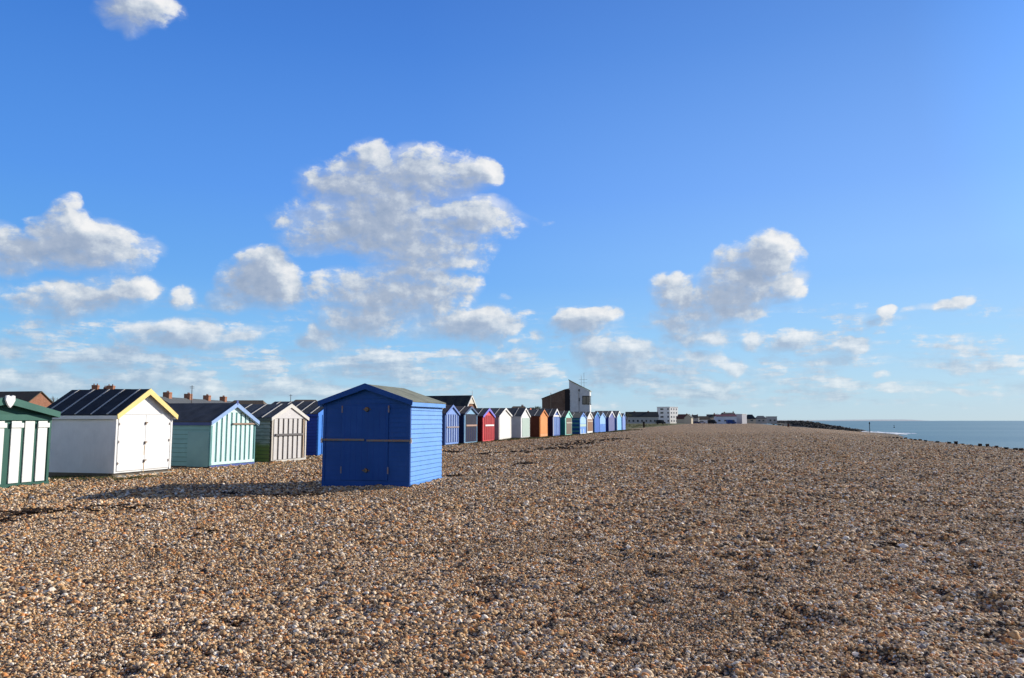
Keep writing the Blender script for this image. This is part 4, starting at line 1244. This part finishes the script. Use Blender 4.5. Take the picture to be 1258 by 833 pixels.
for (p0, p1, cnt, sp_) in strands:
    A, B = ground(*p0), ground(*p1)
    fs = max(1, A.y / 22)
    for _ in range(int(cnt * .5)):
        t = rnd.random() if rnd.random() < .5 else (math.floor(rnd.random() * 5) + rnd.gauss(.5, .2)) / 5
        q = A.lerp(B, t) + Vector((rnd.gauss(0, sp_ * 1.3), rnd.gauss(0, sp_ * 2.2), 0))
        q.z = hz(q.x, q.y) + rnd.uniform(.012, .05)
        an = rnd.uniform(0, 6.28); ln = rnd.uniform(.02, .075) * fs; wd = ln * rnd.uniform(.2, .5)
        d_ = Vector((math.cos(an), math.sin(an), rnd.uniform(-.2, .2))); e_ = Vector((-math.sin(an), math.cos(an), rnd.uniform(-.4, .4)))
        th_ = Vector((0, 0, .018 * fs))
        vs = [q - d_ * ln - e_ * wd * .4, q - e_ * wd, q + d_ * ln, q + e_ * wd]
        k.add(vs + [v_ + th_ for v_ in vs], [(0, 3, 2, 1), (4, 5, 6, 7), (0, 1, 5, 4), (1, 2, 6, 5), (2, 3, 7, 6), (3, 0, 4, 7)])
tag(k.build('seaweed', weed_m), 'dark dried seaweed scattered in strandlines over the shingle', 'seaweed', kind='stuff')

# driftwood / shell seen at right
P = ground(1104.5, 673); P.z = hz(P.x, P.y) + .02
k = MB()
k.prism([(-.09, -.01), (-.02, .02), (.06, .045), (.11, .03), (.12, .0), (.05, -.02)], -.03, .035, 'y')
o = k.build('cuttlefish_bone', paint((0.72, 0.70, 0.66), .1), bevel=.012); o.location = P; o.rotation_euler = (0, 0, R(8)); tag(o, 'single white shell lying on the shingle at right', 'shell')

# ------------------------------------------------------------------ grass tufts at the foot of the huts
gr_m, n, b = base_mat('grass_blades', 0.7, 0.2)
n.put(b.inputs['Base Color'], n.mix(n.noise(n.new('ShaderNodeNewGeometry').outputs['Position'], 5, 3), (0.045, 0.065, 0.015), (0.17, 0.16, 0.06)))
k = MB()


def tuft(q, hgt_, spread, cnt):
    for _ in range(cnt):
        a = rnd.uniform(0, 6.28); r_2 = spread * math.sqrt(rnd.random())
        p = q + Vector((math.cos(a) * r_2, math.sin(a) * r_2, 0)); h_ = hgt_ * rnd.uniform(.4, 1)
        b_ = rnd.uniform(0, 6.28); w_ = Vector((math.cos(b_), math.sin(b_), 0)) * .006 * max(1, q.y / 25)
        tip = p + Vector((rnd.uniform(-.5, .5) * h_, rnd.uniform(-.5, .5) * h_, h_))
        k.add([p - w_, p + w_, tip], [(0, 1, 2)])


def edge(px0, py0, px1, py1, step, hgt_, cnt, jit=.12):
    A, B = ground(px0, py0), ground(px1, py1); n_ = max(2, int((B - A).length / step))
    for i in range(n_):
        q = A.lerp(B, i / n_) + Vector((rnd.gauss(0, jit), rnd.gauss(0, jit), 0)); q.z = hz(q.x, q.y)
        tuft(q, hgt_ * rnd.uniform(.6, 1.2), .1, cnt)


edge(57, 591, 139, 592, .03, .09, 50, .16); edge(57, 588, 139, 589, .04, .1, 40); edge(139, 592, 205, 586, .05, .08, 40, .1); edge(208, 582, 256, 579, .08, .05, 26, .15)
edge(312, 573, 332, 571, .1, .05, 20); edge(375, 563, 390, 562, .1, .05, 20)
edge(547, 546.5, 770, 528.8, .12, .1, 24, .5); edge(600, 542, 780, 527.8, .12, .12, 24, .7)
for _ in range(1500):
    s_ = rnd.uniform(20, 90); L_ = rnd.uniform(-25, -18.2); q = Vector((s_ * st + L_ * ct, s_ * ct - L_ * st, 0)); q.z = hz(q.x, q.y); tuft(q, .12, .2, 12)
for _ in range(1200):
    s_ = rnd.uniform(120, 330); L_ = rnd.uniform(-55, -17.5); q = Vector((s_ * st + L_ * ct, s_ * ct - L_ * st, 0)); q.z = hz(q.x, q.y); tuft(q, .2, .5, 10)
tag(k.build('grass', gr_m), 'short rough grass round the feet of the huts', 'grass', kind='stuff')

# ------------------------------------------------------------------ light
AZ, EL = R(56.0), R(22.0)
sd = Vector((math.sin(AZ) * math.cos(EL), math.cos(AZ) * math.cos(EL), math.sin(EL)))
sun = bpy.data.lights.new('sun', 'SUN'); sun.energy = 5.0; sun.angle = R(0.5); sun.color = (1.0, 0.93, 0.82)
so = bpy.data.objects.new('sun', sun); COL.objects.link(so); so.rotation_euler = (-sd).to_track_quat('-Z', 'Y').to_euler()

# ------------------------------------------------------------------ sky with fair-weather cumulus
wd_ = bpy.data.worlds.new('World'); sc.world = wd_; wd_.use_nodes = True
n = N(wd_.node_tree); wd_.node_tree.nodes.clear()
sky = n.new('ShaderNodeTexSky'); sky.sky_type = 'NISHITA'; sky.sun_disc = False; sky.sun_elevation = EL; sky.sun_rotation = AZ
sky.altitude = 0; sky.air_density = 1.0; sky.dust_density = 0.6; sky.ozone_density = 2.5
SKY_STR = 0.10


def ang(px, py):
    d = ray(px, py).normalized()
    return math.atan2(d.x, d.y), math.asin(d.z)


BL = [(440, 222, 75, 38, 1), (462, 188, 34, 24, .9), (535, 212, 75, 36, 1), (582, 208, 30, 26, .9), (470, 272, 120, 46, 1.15), (500, 245, 60, 30, 1), (500, 335, 60, 24, .9), (585, 272, 55, 26, 1), (520, 306, 85, 36, 1), (400, 282, 55, 34, .8),
      (480, 368, 100, 36, 1), (445, 395, 62, 26, 1), (562, 352, 30, 26, .7), (590, 402, 55, 26, 1.1), (535, 402, 45, 22, .8),
      (332, 342, 54, 40, 1.2), (300, 362, 40, 22, .9), (72, 244, 26, 16, .6), (90, 262, 34, 14, .5), (70, 275, 34, 26, .8), (115, 302, 70, 36, 1.1), (140, 318, 40, 24, .8), (22, 305, 55, 34, 1),
      (92, 368, 85, 24, .95), (30, 368, 45, 18, .7), (150, 355, 45, 18, .9), (222, 361, 28, 18, .8), (228, 410, 75, 22, 1.1), (292, 408, 40, 12, .8), (152, 412, 24, 9, .6), (15, 428, 50, 12, .9),
      (393, 417, 40, 17, .9), (640, 432, 24, 9, .7), (770, 468, 50, 9, .7), (850, 468, 40, 9, .7), (700, 478, 60, 8, .6), (400, 448, 40, 8, .7), (480, 478, 60, 8, .6), (163, 4, 50, 26, .9),
      (715, 397, 38, 20, 1), (935, 320, 48, 30, 1.2), (915, 345, 50, 26, 1), (880, 385, 60, 22, .9), (800, 440, 60, 14, .7), (850, 440, 50, 14, .7), (960, 352, 40, 24, 1.1), (900, 365, 55, 26, 1), (832, 358, 38, 30, .9), (850, 392, 62, 22, .9), (860, 414, 58, 13, .9), (735, 432, 42, 22, .9),
      (778, 435, 42, 18, .9), (925, 420, 14, 10, .8), (975, 424, 44, 10, .85), (1050, 426, 32, 9, .9), (1150, 379, 36, 10, .9), (1168, 372, 24, 9, .8), (1086, 385, 18, 8, .8), (1114, 381, 12, 6, .7),
      (495, 450, 32, 14, .9), (595, 449, 55, 11, .9), (425, 457, 50, 10, .7), (898, 448, 22, 14, .8), (905, 468, 40, 12, .7), (662, 418, 18, 10, .6), (1080, 461, 22, 6, .6),
      (60, 465, 130, 20, .9), (205, 471, 110, 18, .9), (330, 468, 70, 13, .8), (745, 458, 60, 13, .8), (620, 362, 14, 6, .4), (652, 270, 30, 7, .3), (1180, 484, 110, 6, .6), (560, 470, 90, 9, .6), (1000, 470, 50, 7, .5)]

ng = bpy.data.node_groups.new('cloud_density', 'ShaderNodeTree')
ng.interface.new_socket('P', in_out='INPUT', socket_type='NodeSocketVector')
ng.interface.new_socket('D', in_out='OUTPUT', socket_type='NodeSocketFloat')
ng.interface.new_socket('T', in_out='OUTPUT', socket_type='NodeSocketFloat')
c_ = N(ng); gi = c_.new('NodeGroupInput'); go = c_.new('NodeGroupOutput')
P0 = gi.outputs[0]
warp = c_.vec('MULTIPLY', c_.vec('SUBTRACT', c_.noise(P0, 9, 3, 0.6, out=1), (.5, .5, .5)), (0.11, 0.055, 0))
P1 = c_.vec('ADD', P0, warp)
acc = None
for (px, py, rx, ry, wgt) in BL:
    a0, e0 = ang(px, py)
    ca = math.cos(a0)
    ra, re = rx * 1.28 / F * ca * ca, ry * 1.28 / F * max(.75, ca)
    v_ = c_.vec('MULTIPLY_ADD', P1, (1 / ra, 1 / re, 0), (-a0 / ra, -e0 / re, 0))
    q = c_.math('SUBTRACT', 1.0, c_.vec('DOT_PRODUCT', v_, v_), None, True)
    q = c_.math('MULTIPLY', q, wgt * 1.15)
    acc = q if acc is None else c_.math('SMOOTH_MAX', acc, q, 0.12)
fb = c_.noise(c_.vec('MULTIPLY', P1, (1, 1.35, 1)), 16, 9, 0.6)
fb2 = c_.noise(c_.vec('ADD', c_.vec('MULTIPLY', P0, (1, 1.6, 1)), (5, 3, 0)), 42, 6, 0.62)
nz = c_.math('ADD', c_.math('MULTIPLY', c_.math('SUBTRACT', fb, .5), 2.0), c_.math('MULTIPLY', c_.math('SUBTRACT', fb2, .5), 1.25))
sepp = c_.new('ShaderNodeSeparateXYZ'); c_.put(sepp.inputs[0], P0)
# streets of small far cloud low over the horizon, and unseen cloud outside the view, added to brighten shaded walls
low = c_.noise(c_.vec('MULTIPLY', P0, (9, 46, 1)), 1.0, 7, 0.62)
lowm = c_.math('MULTIPLY', c_.maprange(sepp.outputs[1], .005, .03, 0, 1), c_.maprange(sepp.outputs[1], .06, .17, 1, 0))
lowm = c_.math('MULTIPLY', lowm, c_.maprange(sepp.outputs[0], .25, .65, 1.1, .5))
lowd = c_.math('MULTIPLY', c_.maprange(low, .38, .62, 0, 1.15), lowm)
side = c_.maprange(c_.math('ABSOLUTE', sepp.outputs[0]), .68, 1.1, 0, 1)
fill_cloud = c_.math('MULTIPLY', c_.maprange(c_.noise(P0, 4.5, 3, .5), .34, .56, 0, 1.3), c_.math('MULTIPLY', side, c_.maprange(sepp.outputs[1], .5, .3, 0, 1)))
acc = c_.math('MULTIPLY', c_.math('SUBTRACT', acc, 0.10), 1.12, None)
tot = c_.math('MAXIMUM', acc, c_.math('MAXIMUM', lowd, fill_cloud))
gate = c_.maprange(tot, 0.0, 0.3, 0, 1)
D = c_.math('SUBTRACT', c_.math('ADD', tot, c_.math('MULTIPLY', nz, gate)), 0.24)
c_.put(go.inputs[0], D)
c_.put(go.inputs[1], c_.math('ADD', tot, c_.math('MULTIPLY', c_.math('MULTIPLY', c_.math('SUBTRACT', c_.noise(c_.vec('MULTIPLY', P1, (1, 2.2, 1)), 11, 8, 0.66), .5), 2.0), gate)))

dirv = n.new('ShaderNodeTexCoord').outputs['Generated']
sx_ = n.new('ShaderNodeSeparateXYZ'); n.put(sx_.inputs[0], dirv)
az_ = n.math('ARCTAN2', sx_.outputs[0], sx_.outputs[1]); el_ = n.math('ARCSINE', sx_.outputs[2])
cmb = n.new('ShaderNodeCombineXYZ'); n.put(cmb.inputs[0], az_); n.put(cmb.inputs[1], el_)
Pv = cmb.outputs[0]


def dens(p):
    q = n.new('ShaderNodeGroup'); q.node_tree = ng; n.put(q.inputs[0], p); return q.outputs[0]


D0 = dens(Pv); D1 = dens(n.vec('ADD', Pv, (0.016, 0.012, 0)))
grad_l = n.math('SUBTRACT', D0, D1)
crisp = n.maprange(grad_l, -0.1, 0.35, 0, 1)
a1_ = n.maprange(D0, -0.04, 0.5, 0, 0.94, True)
a2_ = n.maprange(D0, -0.12, 1.0, 0, 0.93, True)
alpha = n.math('ADD', a2_, n.math('MULTIPLY', crisp, n.math('SUBTRACT', a1_, a2_)))
thin = n.maprange(D0.node.outputs[1], 0.12, 1.1, 0, 0.62, True)
alpha = n.math('MAXIMUM', alpha, thin)
lit = n.math('ADD', n.math('MULTIPLY', grad_l, 0.6), n.maprange(D0, 0.1, 1.3, 0.60, 0.12))
lit = n.math('ADD', lit, n.math('MULTIPLY', n.math('SUBTRACT', n.noise(Pv, 34, 6, 0.62), n.noise(n.vec('ADD', Pv, (0.005, 0.006, 0)), 34, 6, 0.62)), 0.85))
cg = n.vec('DOT_PRODUCT', dirv, tuple(sd))
lit = n.math('ADD', lit, n.maprange(cg, 0.0, -0.7, 0, 0.7), None, True)
cl = n.ramp(lit, [(0.0, (0.33, 0.41, 0.55)), (0.35, (0.43, 0.50, 0.62)), (0.62, (0.64, 0.70, 0.77)), (1.0, (0.98, 0.97, 0.95))])
def lin(r, g_, b_): return tuple(((v / 255 + .055) / 1.055) ** 2.4 if v > 10 else v / 3294 for v in (r, g_, b_))


skyc = n.vec('MULTIPLY', sky.outputs[0], (SKY_STR,) * 3)
grad = n.ramp(n.math('DIVIDE', el_, math.pi / 2), [(0.0, lin(192, 218, 232)), (2.1 / 90, lin(176, 217, 242)), (5.5 / 90, lin(146, 204, 251)), (9.9 / 90, lin(119, 182, 252)),
              (16.1 / 90, lin(100, 162, 248)), (26.1 / 90, lin(75, 136, 226)), (31 / 90, lin(66, 124, 214)), (.45, lin(38, 84, 165)), (.6, lin(20, 50, 110)), (1.0, lin(10, 28, 70))])
cg = n.vec('DOT_PRODUCT', dirv, tuple(sd))
azm = n.ramp(n.maprange(cg, -1, 1, 0, 1), [(0.0, (.37, .44, .46)), (.55, (.39, .455, .47)), (.77, (.5, .5, .5)), (.95, (.84, .645, .55)), (1.0, (1, .9, .8))])
azm = n.vec('MULTIPLY', azm, (2, 2, 2))
azm = n.mix(n.maprange(el_, 0, .2), (1, 1, 1), azm)
skyt = n.mix(0.06, n.mix(1.0, grad, azm, 'MULTIPLY'), skyc)
# cloud fades into the pale air close to the horizon
fade = n.maprange(el_, 0.0, 0.14, 0.5, 1.0)
alpha2 = n.math('MULTIPLY', alpha, fade)
cl = n.vec('MULTIPLY', cl, n.vec('MULTIPLY', (1, 1, 1), n.maprange(cg, 0.0, -0.7, 1.0, 1.45)))  # cloud opposite the sun boosted further for wall fill
fin = n.mix(alpha2, skyt, cl)
bg = n.new('ShaderNodeBackground'); n.put(bg.inputs[0], fin); bg.inputs[1].default_value = 0.97 / 2 ** 0.36
wo_ = n.new('ShaderNodeOutputWorld'); n.l.new(bg.outputs[0], wo_.inputs[0])

# ------------------------------------------------------------------ render settings
sc.view_settings.view_transform = 'Standard'; sc.view_settings.look = 'None'; sc.view_settings.gamma = 1
sc.view_settings.use_curve_mapping = False; sc.view_settings.exposure = 0.36
sc.cycles.max_bounces = 5; sc.cycles.diffuse_bounces = 2; sc.cycles.glossy_bounces = 2
sc.cycles.use_denoising = True
sc.world.cycles.sampling_method = 'MANUAL'; sc.world.cycles.sample_map_resolution = 512
